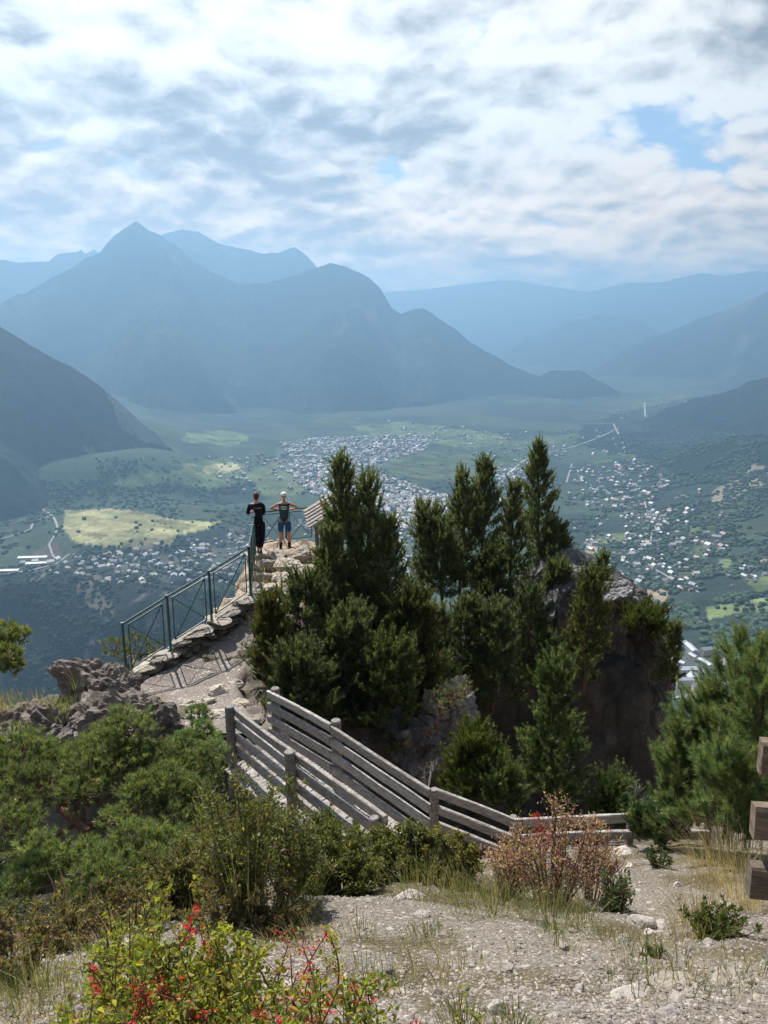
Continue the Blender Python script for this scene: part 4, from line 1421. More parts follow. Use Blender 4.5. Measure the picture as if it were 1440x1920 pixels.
rows = [(215, 1215, 16.4, 26), (255, 1208, 16.6, 26), (290, 1215, 16.8, 20), (235, 1232, 16.4, 22), (275, 1235, 16.6, 18)]
cushion_pine('mountain_pine', at(250, 1290, 16.5), [[at(250, 1290, 16.5), at(250, 1225, 16.5)]], clumps_px(rows, crng, 2), 306, 'olive pine bush on the cliff behind the green fence', tm=TUFT_FAR, ts=.8, nt=110,
             col=(.11, .125, .045))
# two more shrubby pines in the gully behind the bridge
rows = [(850, 1300, 14.4, 30), (870, 1290, 14.4, 20), (820, 1312, 14.2, 28)]
cushion_pine('mountain_pine', at(800, 1380, 14.2), [[at(800, 1380, 14.2), at(825, 1330, 14.3), at(850, 1305, 14.4)]], clumps_px(rows, crng, 2), 307, 'sunlit pine branch tuft on top of the grey rock face in the shade', tm=TUFT_FAR, ts=.7, nt=90,
             col=(0.162, 0.180, 0.076), tips=((.14, .14, .06), .3))


# ---- broad-leaved shrubs
def leaf_tmpl(l, wd, fold=.25, curl=.15):
    V = np.array([[0, 0, 0], [wd * .36, l * .3, fold * wd * .5], [wd * .5, l * .62, fold * wd * .7], [0, l, -curl * l], [-wd * .5, l * .62, fold * wd * .7], [-wd * .36, l * .3, fold * wd * .5], [0, l * .4, 0]])
    F = np.array([[0, 1, 6], [1, 2, 6], [2, 3, 6], [3, 4, 6], [4, 5, 6], [5, 0, 6]])
    return V[:, [0, 2, 1]] * np.array([1, 1, 1]), F   # along +Z


LEAF_S = (np.array([[0, 0, 0], [.22, .05, .5], [0, -.08, 1], [-.22, .05, .5]]), np.array([[0, 1, 2], [0, 2, 3]]))
LEAF_F = leaf_tmpl(1, .52)


def shrub(name, base, H, spread, seed, label, pal, group=None, stems=14, twigs=9, leaves=16, ls=.03, lean=(0, 0), tmpl=None, bark=None, cat='shrub', stem_r=.008, erect=.6, low=.25, leafparts='foliage'):
    """pal: list of (colour, weight)."""
    rng = np.random.default_rng(seed)
    base = np.asarray(base, float)
    e = empty(name, base, label, cat, group)
    tb, lb = MB(), MB()
    cols = np.array([c for c, _ in pal]); wts = np.array([w_ for _, w_ in pal], float); wts /= wts.sum()
    P, D_l, C, Sz = [], [], [], []
    for k in range(stems):
        a = rng.uniform(0, 6.28); rr = spread * math.sqrt(rng.uniform(0, 1))
        tip = np.array([rr * math.cos(a) + lean[0], rr * math.sin(a) + lean[1], H * rng.uniform(.6, 1.05) * (1 - .35 * (rr / spread) ** 2)])
        b0 = np.array([rr * .25 * math.cos(a), rr * .25 * math.sin(a), -.05])
        s = np.linspace(0, 1, 7)
        p = b0 + (tip - b0) * s[:, None] + np.stack([0 * s, 0 * s, .12 * H * np.sin(s * 3.14)], -1) + rng.normal(0, .012 * H, (7, 3))
        p[0] = b0
        tb.tube(p, np.linspace(stem_r, stem_r * .25, 7), 5, cap=False)
        for j in range(twigs):
            u = rng.uniform(low, 1)
            o_ = np.array([np.interp(u, s, p[:, i]) for i in range(3)])
            d = unit(unit(rng.normal(0, 1, 3)) + (0, 0, erect)); L = H * rng.uniform(.12, .30) * (1.15 - u * .5)
            q = np.stack([o_, o_ + d * L * .5 + rng.normal(0, .01, 3), o_ + d * L + (0, 0, L * .15)])
            tb.tube(q, [stem_r * .4, stem_r * .28, stem_r * .15], 3, cap=False)
            n = max(2, int(leaves * rng.uniform(.6, 1.4)))
            t = rng.uniform(.05, 1, n)[:, None]
            P.append(o_ + d * L * t + rng.normal(0, L * .10, (n, 3)))
            D_l.append(unit(d * .5 + rng.normal(0, .7, (n, 3)) + (0, 0, .35)))
            ci = rng.choice(len(cols), n, p=wts)
            C.append(cols[ci] * rng.uniform(.7, 1.3, (n, 1)))
            Sz.append(ls * rng.uniform(.6, 1.25, n))
    P, D_l, C, Sz = np.vstack(P), np.vstack(D_l), np.vstack(C), np.concatenate(Sz)
    TV, TF = tmpl or LEAF_S
    scatter(lb, TV, TF, P, frame_to(D_l, rng.uniform(0, 6.28, len(P))), Sz, np.clip(C, .003, 1))
    tb.build('stems' if False else 'branch', bark or M_TWIG, e)
    lb.build('foliage', M_LEAF, e)
    return e


def sh_at(name, px, py, D, H, spread, seed, label, pal, **kw):
    b = at(px, py, D)
    g = float(ground_z(b[0], b[1]))
    return shrub(name, (b[0], b[1], g if abs(g - b[2]) < 1.2 else b[2]), H, spread, seed, label, pal, **kw)


GREENS = [((.14, .165, .06), 5), ((.19, .20, .075), 3), ((.25, .24, .10), 1.5), ((.09, .12, .05), 3)]
DULL = [((.13, .145, .065), 4), ((.19, .18, .08), 3), ((.25, .21, .11), 1)]
GB = 'green shrubs below the bridge'
sh_at('shrub', 470, 1745, 5.0, 1.05, .34, 401, 'leafy green shrub with several thin stems in front of the left bridge post', GREENS, group=GB, stems=17, twigs=14, leaves=20, ls=.034, low=.45)
sh_at('shrub', 545, 1720, 5.3, .85, .30, 402, 'green shrub leaning right beneath the bridge railing', GREENS, group=GB, stems=15, twigs=13, leaves=20, ls=.034, low=.4)
sh_at('shrub', 420, 1640, 6.0, .75, .32, 403, 'dull green shrub between the sprawling pines and the leafy shrub', DULL, group=GB, stems=26, twigs=16, leaves=22, ls=.036, low=.2)
sh_at('shrub', 640, 1660, 6.2, 0.54, .36, 404, 'green shrub at the foot of the bridge, left of the gravel mound', GREENS, group=GB, stems=28, twigs=16, leaves=23, ls=.036, low=.15)
sh_at('shrub', 705, 1640, 6.6, 0.49, .30, 405, 'bushy green shrub under the right bridge railing, above the gravel mound', GREENS, group=GB, stems=26, twigs=15, leaves=23, ls=.036, low=.1)
sh_at('shrub', 775, 1645, 6.5, 0.51, .28, 406, 'green shrub with upright shoots under the railing post at the bend', GREENS, group=GB, stems=26, twigs=15, leaves=23, ls=.036, low=.1)
sh_at('shrub', 845, 1650, 6.4, 0.45, .28, 407, 'yellowish green shrub between the bend of the railing and the red bush', [((.21, .21, .075), 4), ((.15, .17, .065), 3), ((.28, .21, .10), 1)], group=GB, stems=24, twigs=14, leaves=22, ls=.036, low=.1)
sh_at('shrub', 600, 1560, 7.4, .62, .22, 408, 'small rounded shrub poking through the left bridge railing', [((.11, .14, .05), 4), ((.15, .17, .06), 2)], group=GB, stems=20, twigs=14, leaves=22, ls=.036, low=.3)
sh_at('shrub', 345, 1700, 5.3, .6, .3, 409, 'dull olive shrub at the right end of the sprawling pines', DULL, group=GB, stems=24, twigs=14, leaves=20, ls=.036, low=.1)
sh_at('shrub', 560, 1650, 6.3, 0.48, .26, 410, 'low grey-green shrub behind the leafy shrub with thin stems', DULL, group=GB, stems=22, twigs=14, leaves=22, ls=.036, low=.1)

RED = [((.44, .27, .25), 4), ((.54, .39, .35), 3), ((.29, .17, .15), 2.5), ((.60, .47, .42), 2), ((.28, .28, .12), 2)]
M_TWIGR = plain("reddish twigs", (.16, .09, .075), .85, .15, .3, 30)
sh_at('barberry_bush', 1035, 1690, 5.9, .92, .42, 421, 'big dry reddish-pink bush in front of the timber fence', RED + [((.55, .03, .04), .25), ((.22, .25, .09), 2)], stems=32, twigs=12, leaves=10, ls=.025, low=.08, bark=M_TWIGR)
sh_at('barberry_bush', 960, 1660, 6.1, .6, .28, 422, 'paler reddish bush on the left side of the big reddish-pink one', RED, stems=24, twigs=11, leaves=12, ls=.028, low=.1, bark=M_TWIGR)
sh_at('barberry_bush', 1110, 1670, 6.1, .72, .2, 423, 'slim red-tinged bush on the right side of the big reddish-pink one', RED + [((.45, .03, .04), .5)], stems=16, twigs=10, leaves=12, ls=.028, low=.2, bark=M_TWIGR)
sh_at('barberry_bush', 1016, 1600, 6.3, .85, .10, 424, 'thin shoots with bright red leaves rising from the big reddish-pink bush', [((.55, .03, .05), 4), ((.40, .06, .06), 2)], stems=6, twigs=5, leaves=12, ls=.022, low=.7, bark=M_TWIGR)
sh_at('shrub', 1150, 1690, 5.6, .34, .15, 425, 'low bluish-green herb with sword-like leaves right of the reddish bush', [((.08, .125, .065), 4), ((.13, .17, .08), 2)], stems=30, twigs=6, leaves=10, ls=.032, low=.0)
sh_at('shrub', 1235, 1625, 7.6, .22, .16, 426, 'small dark green tuft alone on the gravel below the timber fence', [((.05, .085, .035), 4), ((.09, .12, .05), 2)], stems=14, twigs=6, leaves=10, ls=.03, low=.0)
sh_at('shrub', 1225, 1795, 3.95, .07, .07, 427, 'tiny bright green weed on the gravel', [((.10, .17, .04), 4), ((.07, .13, .03), 2)], stems=16, twigs=4, leaves=8, ls=.022, low=.0)
sh_at('shrub', 1350, 1722, 4.6, .16, .24, 428, 'low green weeds at the foot of the dry grass by the railing', [((.09, .13, .045), 4), ((.13, .15, .06), 2)], stems=34, twigs=6, leaves=10, ls=.036, low=.0)
for i, (px, py, D, H, sp, lab) in enumerate([(330, 1705, 5.2, .38, .34, 'dry olive scrub between the sprawling pine and the yellow-green bush'), (250, 1730, 4.6, .34, .3, 'brownish scrub in front of the shaded pine, left of the yellow-green bush'),
                                             (430, 1765, 4.5, .34, .3, 'brownish scrub at the foot of the leafy shrub'), (515, 1770, 4.6, .30, .28, 'low brown scrub at the left edge of the gravel mound'),
                                             (120, 1790, 4.2, .26, .3, 'low dark scrub in front of the bottom left pine'), (20, 1850, 3.5, .34, .28, 'olive scrub at the bottom left corner')]):
    sh_at('shrub', px, py, D, H, sp, 450 + i, lab, DULL + [((.24, .16, .09), 3)], group='dry scrub at the lower left', stems=26, twigs=8, leaves=12, ls=.03, low=.0)
# bare dead twigs
def dead_twig(px, py, D, H, seed, label):
    rng = np.random.default_rng(seed); b = at(px, py, D)
    mb = MB()
    def grow(p, d, L, r, lv):
        q = p + d * L
        mb.tube(np.array([p, (p + q) / 2 + rng.normal(0, .04 * L, 3), q]), [r, r * .8, r * .55], 4, cap=False)
        if lv:
            for _ in range(3):
                grow(p + d * L * rng.uniform(.4, 1), unit(d + rng.normal(0, .6, 3)), L * rng.uniform(.45, .7), r * .6, lv - 1)
    for _ in range(3):
        grow(np.zeros(3), unit(rng.normal(0, .5, 3) + (0, 0, 1)), H * .5, .009, 3)
    o = mb.build('dead_shrub', plain("bleached twigs", (.30, .27, .25), .8, .1, .2))
    o.location = tuple(b)
    tag(o, label, 'shrub')


dead_twig(803, 1480, 10.4, .5, 431, 'bare bleached twigs sticking up behind the right bridge railing')
dead_twig(1190, 1500, 10.2, .35, 432, 'bare grey twigs above the timber fence post')

# the barberry in the foreground: upright shoots with clusters of leaves
BARB_G = [((.26, .29, .055), 4), ((.19, .24, .05), 4), ((.36, .35, .09), 3), ((.12, .16, .045), 3), ((.36, .24, .08), 1), ((.28, .20, .10), .8)]
BARB_R = [((.55, .045, .06), 4), ((.42, .06, .06), 3), ((.52, .14, .11), 2), ((.35, .12, .08), 1.5)]


def barberry(name, label, stems, seed, group=None):
    rng = np.random.default_rng(seed)
    b0 = at(stems[0][0], 1990, stems[0][2]); b0[2] = ground_z(b0[0], b0[1])
    e = empty(name, b0, label, 'shrub', group)
    tb, lb = MB(), MB()
    TV, TF = LEAF_F
    for (px, py, D, kind, ls) in stems:
        tip = at(px, py, D)
        g = float(ground_z(tip[0], tip[1]))
        root = np.array([tip[0] + rng.normal(0, .10), tip[1] + rng.normal(0, .07), g - .04])
        L = max(.2, np.linalg.norm(tip - root))
        s = np.linspace(0, 1, 8)
        p = root + (tip - root) * s[:, None] + np.sin(s * 3.1)[:, None] * rng.normal(0, .03, 3)
        tb.tube(p - b0, np.linspace(.0045, .0016, 8), 5, cap=False)
        nn = int(L / .030)
        P, Dn, C, Z = [], [], [], []
        for j in range(nn):
            u = (j + rng.uniform(.2, .8)) / nn
            if u < .12: continue
            o_ = np.array([np.interp(u, s, p[:, i]) for i in range(3)])
            k = rng.integers(4, 8)
            d = unit(rng.normal(0, 1, (k, 3)) * np.array([1, 1, .45]) + (0, 0, .45))
            P.append(o_ + d * .006); Dn.append(d)
            red = kind == 'r' or (kind == 'm' and u > .78) or (kind == 'm' and rng.uniform() < .12) or rng.uniform() < .015
            pal = BARB_R if red else BARB_G
            cs = np.array([c for c, _ in pal]); w_ = np.array([q for _, q in pal]); w_ = w_ / w_.sum()
            C.append(cs[rng.choice(len(cs), k, p=w_)] * rng.uniform(.85, 1.4, (k, 1)))
            Z.append(ls * rng.uniform(.55, 1.15, k) * (1 - .35 * u))
        # side twigs
        for j in range(int(L * 9)):
            u = rng.uniform(.2, .95)
            o_ = np.array([np.interp(u, s, p[:, i]) for i in range(3)])
            d = unit(rng.normal(0, 1, 3) * np.array([1, 1, .5]) + (0, 0, .7)); l_ = rng.uniform(.05, .15)
            q = o_ + d * l_
            tb.tube(np.array([o_, q]) - b0, [.0018, .001], 3, cap=False)
            for m_ in range(5):
                k = rng.integers(3, 6)
                d2 = unit(rng.normal(0, 1, (k, 3)) + d * .6 + (0, 0, .3))
                P.append(o_ + (q - o_) * (m_ + 1) / 5 + d2 * .005); Dn.append(d2)
                pal = BARB_R if (kind == 'r' and rng.uniform() < .8) else BARB_G
                cs = np.array([c for c, _ in pal]); w_ = np.array([q_ for _, q_ in pal]); w_ = w_ / w_.sum()
                C.append(cs[rng.choice(len(cs), k, p=w_)] * rng.uniform(.85, 1.4, (k, 1)))
                Z.append(ls * rng.uniform(.5, 1.0, k))
        P, Dn, C, Z = np.vstack(P), np.vstack(Dn), np.vstack(C), np.concatenate(Z)
        scatter(lb, TV, TF, P - b0, frame_to(Dn, rng.uniform(0, 6.28, len(P))), Z, np.clip(C, .003, 1))
    tb.build('branch', M_TWIGR, e)
    lb.build('foliage', M_LEAF, e)


srng = np.random.default_rng(440)


def stems_in(poly, n, D0, D1, kinds, ls):
    poly = np.asarray(poly, float); out = []
    while len(out) < n:
        x = srng.uniform(poly[:, 0].min(), poly[:, 0].max()); y = srng.uniform(poly[:, 1].min(), poly[:, 1].max())
        if inpoly(np.array([x]), np.array([y]), poly)[0]:
            d = D1 + (D0 - D1) * np.clip((y - 1680) / 260, 0, 1) + srng.normal(0, .08)
            out.append((x, y, d, srng.choice(kinds), ls * srng.uniform(.85, 1.15)))
    return out


barberry('barberry_bush', 'yellow-green bush with a few red leaf clusters filling the bottom left', stems_in([(140, 1830), (190, 1730), (215, 1660), (260, 1670), (330, 1700), (420, 1715), (480, 1790), (510, 1920), (470, 2000), (110, 2000), (110, 1900)], 105, 1.95, 2.5, ['g'] * 9 + ['m'], .030), 441)
barberry('barberry_bush', 'tall shoot with rust-red leaves at its tip in the bottom left bush', [(385, 1700, 2.3, 'm', .034), (372, 1735, 2.3, 'm', .032), (395, 1760, 2.28, 'g', .034)], 442)
barberry('barberry_bush', 'shoots with crimson leaf clusters in the middle of the bottom left bush', [(290, 1822, 2.05, 'm', .02), (300, 1850, 2.0, 'r', .018), (272, 1845, 2.05, 'm', .02), (282, 1872, 2.0, 'r', .018), (262, 1862, 2.0, 'm', .026), (325, 1828, 2.1, 'm', .022)], 443)
barberry('barberry_bush', 'pinkish-red plume of leaves at the edge of the gravel', [(552, 1745, 2.5, 'r', .018), (566, 1770, 2.5, 'r', .016), (545, 1790, 2.45, 'm', .018), (560, 1820, 2.4, 'm', .018), (610, 1752, 2.5, 'm', .026), (618, 1745, 2.5, 'r', .022), (580, 1800, 2.45, 'm', .026)], 444)
barberry('barberry_bush', 'low green and red shoots along the bottom edge', stems_in([(470, 1830), (640, 1810), (690, 1850), (720, 1930), (720, 2000), (450, 2000)], 46, 1.95, 2.3, ['g', 'g', 'g', 'g', 'm'], .028)
         + stems_in([(640, 1900), (800, 1890), (1020, 1915), (1020, 2000), (640, 2000)], 14, 1.95, 2.2, ['m', 'r', 'g'], .018), 445)


# ---- grass
def blades(mb, base, n, H, spread, rng, col, bend=.5, w0=.004, wind=(-.15, 0)):
    a = rng.uniform(0, 6.28, n); r = spread * np.sqrt(rng.uniform(0, 1, n))
    b = base + np.stack([r * np.cos(a), r * np.sin(a), -.01 + 0 * a], -1)
    out = np.stack([np.cos(a), np.sin(a), 0 * a], -1) * rng.uniform(.1, 1, (n, 1)) + np.array([wind[0], wind[1], 0]) + rng.normal(0, .2, (n, 3)) * np.array([1, 1, 0])
    L = H * rng.uniform(.5, 1.15, n)
    seg = 4; s = np.linspace(0, 1, seg + 1)
    pts = b[:, None] + out[:, None] * (L[:, None, None] * bend * s[None, :, None] ** 1.8) + np.array([0, 0, 1.0]) * (L[:, None, None] * (s - .22 * bend * s ** 2.4)[None, :, None])
    sd_ = np.stack([-np.sin(a + rng.normal(0, .6, n)), np.cos(a), 0 * a], -1); sd_ = unit(sd_)
    wd = (w0 * rng.uniform(.6, 1.3, n))[:, None, None] * (1 - s ** 1.5 * .93)[None, :, None]
    V = np.stack([pts - sd_[:, None] * wd / 2, pts + sd_[:, None] * wd / 2], 2).reshape(n, -1, 3)
    f = np.array([[2 * i, 2 * i + 1, 2 * i + 3, 2 * i + 2] for i in range(seg)])
    F = f[None] + (np.arange(n) * (2 * (seg + 1)))[:, None, None]
    c = np.asarray([q for q, _ in col]); w_ = np.array([q for _, q in col], float); w_ /= w_.sum()
    C = c[rng.choice(len(c), n, p=w_)] * rng.uniform(.75, 1.25, (n, 1))
    mb.add(V.reshape(-1, 3), F.reshape(-1, 4), 0, np.repeat(C, 2 * (seg + 1), 0))


STRAW = [((.42, .34, .18), 4), ((.52, .43, .25), 3), ((.33, .25, .12), 2), ((.20, .22, .08), 1)]
MIXG = [((.15, .18, .06), 4), ((.30, .27, .12), 3), ((.10, .14, .045), 2), ((.40, .34, .18), 2)]
FRESH = [((.12, .17, .045), 4), ((.20, .22, .08), 2), ((.30, .27, .12), 1)]


def tuft(px, py, D, n, H, spread, seed, label, col, group=None, bend=.5, wind=(-.15, 0), w0=.004):
    rng = np.random.default_rng(seed)
    b = at(px, py, D); g = float(ground_z(b[0], b[1]))
    if abs(g - b[2]) < .6: b[2] = g
    mb = MB(); blades(mb, np.zeros(3), n, H, spread, rng, col, bend, w0, wind)
    o = mb.build('grass_tuft', M_GRASS)
    o.location = tuple(b)
    return tag(o, label, 'grass', group)


GT = 'grass tufts on the gravel slope'
tuft(1310, 1715, 4.7, 230, .34, .16, 501, 'straw-coloured grass tuft beside the lowest railing board', STRAW, GT, .7, (-.25, 0))
tuft(1400, 1610, 5.6, 260, .62, .22, 502, 'tall dry grass leaning left between the middle and lowest railing boards', STRAW, GT, .6, (-.55, 0))
tuft(1345, 1600, 6.8, 240, .58, .24, 503, 'dry golden grass in front of the end of the timber fence', STRAW, GT, .6, (-.5, 0))
tuft(1325, 1655, 5.6, 50, .42, .18, 504, 'few long dry stalks on the gravel left of the railing', STRAW, GT, .6, (-.2, 0), .003)
tuft(925, 1725, 5.0, 420, .25, .26, 505, 'wide grass tuft at the front left of the reddish bush', MIXG, GT, .8)
tuft(1030, 1720, 5.0, 330, .26, .2, 506, 'grass tuft in front of the reddish bush', MIXG, GT, .8)
tuft(1090, 1715, 5.1, 200, .22, .14, 507, 'small grass tuft at the front right of the reddish bush', MIXG, GT, .8)
tuft(870, 1700, 5.4, 260, .26, .22, 508, 'pale grass tuft left of the reddish bush', MIXG, GT, .8)
tuft(1035, 1750, 4.6, 110, .10, .07, 509, 'small bright green tuft at the edge of the gravel below the reddish bush', FRESH, GT, .9)
tuft(810, 1760, 4.4, 160, .12, .14, 510, 'short sparse grass tuft in the middle of the gravel', MIXG, GT, .9)
tuft(670, 1760, 4.4, 130, .12, .13, 511, 'short sparse grass tuft on the gravel beside the pink plume', MIXG, GT, .9)
tuft(455, 1745, 4.6, 60, .95, .16, 512, 'tall thin grass stalks in front of the leafy green shrub', MIXG, GT, .25, (-.25, 0), .0035)
tuft(875, 1905, 2.5, 260, .10, .10, 513, 'grass tuft at the bottom edge left of the flat beige stone', MIXG, GT, .9, (0, 0), .0035)
tuft(970, 1905, 2.55, 200, .085, .10, 514, 'grass tuft at the bottom edge right of the flat beige stone', MIXG, GT, .9, (0, 0), .0035)
tuft(150, 1780, 4.4, 120, .3, .2, 515, 'brown dry grass in the shade of the low pine', [((.22, .14, .09), 3), ((.30, .2, .12), 2)], GT, .8)
tuft(60, 1895, 3.0, 150, .18, .16, 516, 'thin pale grass at the bottom left corner', MIXG, GT, .8)
tuft(1130, 1760, 4.6, 60, .12, .1, 517, 'few short grass blades by the row of loose stones', MIXG, GT, .9)
tuft(1390, 1575, 8.2, 260, .5, .35, 520, 'dry grass and stalks on the bank behind the middle railing board', STRAW, GT, .6, (-.3, 0), .007)
tuft(560, 1700, 5.0, 220, .26, .16, 518, 'bright green grass under the leafy green shrub', FRESH, GT, .7)
tuft(790, 1665, 5.7, 240, .32, .26, 519, 'yellowish grass tuft on top of the gravel mound', MIXG, GT, .7)

# grass and herbs that nobody would count
rng = np.random.default_rng(520)
mb = MB()
for _ in range(760):
    px = rng.uniform(-60, 1440); py = rng.uniform(1600, 1935)
    D = np.interp(py, [1590, 1640, 1700, 1800, 1920], [9.0, 7.2, 5.4, 3.75, 2.72])
    b = at(px, py, D); b[2] = ground_z(b[0], b[1])
    k = fbm(np.array([[b[0] / .7, b[1] / .7, 0]]), 3, 121)[0]
    band = math.exp(-((py - 1690) / 40) ** 2) * (1 if 560 < px < 1180 else .3) + (.9 if px < 420 else 0)
    if k + band * .9 + rng.normal(0, .15) < .36:
        continue
    blades(mb, b, int(rng.integers(10, 26)), rng.uniform(.06, .16), rng.uniform(.05, .14), rng, MIXG if rng.uniform() < .7 else STRAW, .8)
for _ in range(160):     # turf on the ledge at the left
    px = rng.uniform(-80, 330); py = rng.normal(1330, 14)
    b = at(px, py + (10 if px > 150 else 0), 13.4 + rng.normal(0, .35)); b[2] += rng.uniform(.0, .06)
    if px > 140 and rng.uniform() < .75: continue
    blades(mb, b, 18, rng.uniform(.10, .26), .16, rng, FRESH if rng.uniform() < .5 else STRAW, .8, .009)
for _ in range(60):      # tufts among the rocks above the bridge and on the crest of the crag
    px, py, D = (rng.uniform(470, 560), rng.uniform(1040, 1110), 19) if rng.uniform() < .3 else (rng.uniform(1050, 1200), 0, 21.5)
    if py == 0: py = 1075 + (px - 1050) * .5 + rng.uniform(0, 30)
    blades(mb, at(px, py, D) + (0, 0, -.05), 14, .2, .14, rng, MIXG, .8, .012)
tag(mb.build('grass', M_GRASS), kind='stuff')

# ---- loose stones: the larger ones singly, the rest as gravel
GS = 'loose stones on the gravel slope'
for i, (px, py, D, w_, h_, rz, tone, lab) in enumerate([
        (1186, 1868, 3.2, 36, 12, .2, 1.25, 'smooth pale stone in the middle of the gravel, lower right'),
        (933, 1905, 2.85, 26, 22, .6, 1.15, 'flat beige stone standing between two grass tufts at the bottom edge'),
        (1222, 1733, 4.9, 13, 7, .1, 1.5, 'white stone under the row of loose rocks'),
        (1262, 1735, 4.85, 8, 6, .1, .8, 'small grey stone right of the white stone'),
        (1205, 1717, 5.05, 26, 12, .4, 1.1, 'flat ochre rock at the left of the row under the dry grass'),
        (1247, 1715, 5.05, 22, 10, .2, 1.2, 'flat ochre rock at the right of the row under the dry grass'),
        (1272, 1642, 6.4, 12, 9, .3, 1.6, 'white block on the gravel below the fence end'),
        (1180, 1618, 7.6, 9, 7, .9, 1.6, 'tilted white stone beside the sword-leaved herb'),
        (1168, 1580, 8.8, 24, 9, .2, 1.5, 'pale boulder at the foot of the timber fence'),
        (1372, 1660, 5.6, 22, 13, .1, 1.35, 'pale stone left of the lowest railing board'),
        (790, 1722, 4.9, 18, 8, .5, 1.1, 'angular stone in the middle of the gravel mound'),
        (770, 1668, 5.7, 26, 10, .3, 1.25, 'white stony lump on top of the gravel mound'),
        (1170, 1757, 4.55, 12, 6, .2, 1.1, 'grey stone at the foot of the grass edge'),
        (1060, 1790, 4.1, 12, 8, .7, .9, 'round grey stone in the centre of the gravel'),
        (955, 1820, 3.75, 18, 12, .3, .95, 'half-buried grey stone left of centre on the gravel'),
        (1085, 1855, 3.35, 16, 9, 1.0, 1.0, 'long grey stone lying across the gravel'),
        (730, 1820, 3.7, 14, 10, .4, .75, 'dark stone near the red shoots on the gravel'),
        (1120, 1812, 3.8, 12, 7, .2, .7, 'small dark stone below the green weed'),
        (1058, 1912, 2.85, 20, 8, .1, .9, 'dark stone at the bottom edge'),
        (1250, 1912, 2.9, 22, 9, .1, 1.0, 'grey stone at the bottom edge under the pale outcrop'),
        (545, 1870, 3.2, 14, 9, .3, 1.3, 'pale stone behind the crimson shoots'),
        (75, 1800, 3.9, 20, 10, .2, 1.2, 'pale stone on the bare patch at the bottom left'),
        (1330, 1755, 4.4, 14, 7, .2, .9, 'grey stone in the shadow edge of the railing'),
        (1270, 1880, 3.1, 20, 8, .7, 1.05, 'flat stone in front of the pale outcrop')]):
    p = at(px, py, D); p[2] = float(ground_z(p[0], p[1]))
    k = D / FPX
    rock('stone', p + np.array([0, 0, h_ * k * .25]), (w_ * k, w_ * k * .75, h_ * k), 600 + i, M_STONE, lab, GS, sub=3, rz=rz, rough=.05, cat='stone', tone=tone)
for i, (px, py, D, w_, h_, tone, lab) in enumerate([(1285, 1850, 3.35, 58, 13, .85, 'broad pale bedrock showing through the gravel at the lower right'),
                                                    (1385, 1840, 3.4, 50, 11, .8, 'ochre bedrock patch at the lower right edge')]):
    p = at(px, py, D); p[2] = float(ground_z(p[0], p[1])); k = D / FPX
    rock('outcrop', p - np.array([0, 0, h_ * k * .45]), (w_ * k, w_ * k * 1.1, h_ * k), 640 + i, M_PALE, lab, None, sub=5, rough=.05, planes=26, tone=tone)

rng = np.random.default_rng(650)
shapes = [rock_shape(700 + i, 1, (1, .8, .6), 12, .04) for i in range(5)]
mb = MB()
n = 14000
px = rng.uniform(-80, 1500, n); py = 1585 + (1960 - 1585) * rng.uniform(0, 1, n) ** .8
D = np.interp(py, [1590, 1640, 1700, 1800, 1920, 1960], [9.0, 7.2, 5.4, 3.75, 2.72, 2.5])
P = at(px, py, D); P[:, 2] = ground_z(P[:, 0], P[:, 1])
sz = .0045 + .010 * rng.uniform(0, 1, n) ** 5 + .004 * rng.uniform(0, 1, n)
sz = sz * np.where(rng.uniform(0, 1, n) < .03, 1.9, 1)
wh = rng.integers(0, 5, n)
tone = rng.uniform(.55, 1.35, (n, 1)) * np.array([1, .97, .94])
for i, (TV, TF) in enumerate(shapes):
    k = wh == i
    R = np.stack([rotz(a) for a in rng.uniform(0, 6.28, k.sum())])
    scatter(mb, TV, TF, P[k] + np.array([0, 0, .3]) * sz[k][:, None], R, sz[k] * 1.0, tone[k])
tag(mb.build('gravel', M_STONE), kind='stuff')


# ------------------------------------------------------------------ the two people at the lookout
def skin_obj(name, nodes, edges, mat, parent=None, root=0, sub=1):
    """nodes: (x, y, z, rx[, ry]); a skinned figure grown from the joints."""
    me = bpy.data.meshes.new(name)
    me.from_pydata([n[:3] for n in nodes], edges, [])
    o = bpy.data.objects.new(name, me)
    COL.objects.link(o)
    md = o.modifiers.new('skin', 'SKIN'); md.use_smooth_shade = True
    if not me.skin_vertices:
        me.skin_vertices.new()
    sv_ = me.skin_vertices[0].data
    for i, n in enumerate(nodes):
        sv_[i].radius = (n[3], n[4] if len(n) > 4 else n[3])
        sv_[i].use_root = (i == root)
    ss_ = o.modifiers.new('smooth', 'SUBSURF'); ss_.levels = sub; ss_.render_levels = sub + 1
    me.materials.append(mat)
    if parent: o.parent = parent
    return o


M_SKIN = plain("skin", (.50, .25, .17), .5, .35, .12, use_col=False)
M_NAVY = plain("dark navy cloth", (.010, .012, .022), .85, .1, .25, 12, use_col=False)
M_TEAL = plain("dark teal jersey", (.03, .065, .07), .75, .15, .2, 12, use_col=False)
M_BLUE = plain("blue shorts", (.02, .07, .2), .7, .2, .2, 12, use_col=False)
M_BLACK = plain("black sock", (.012, .012, .014), .8, .15, .2, 20, use_col=False)
M_SHOE = plain("brown shoe", (.10, .05, .035), .6, .3, .3, 20, use_col=False)
M_SHOE2 = plain("pinkish grey shoe", (.28, .2, .21), .6, .3, .3, 20, use_col=False)
M_HAIR = plain("reddish brown hair", (.09, .03, .02), .6, .35, .4, 40, use_col=False)
M_WHITE = plain("white plastic", (.72, .72, .70), .35, .5, .05, use_col=False)
M_PRINT = plain("white print", (.70, .70, .68), .7, .2, .05, use_col=False)
M_GREYP = plain("grey print", (.20, .17, .19), .7, .2, .05, use_col=False)


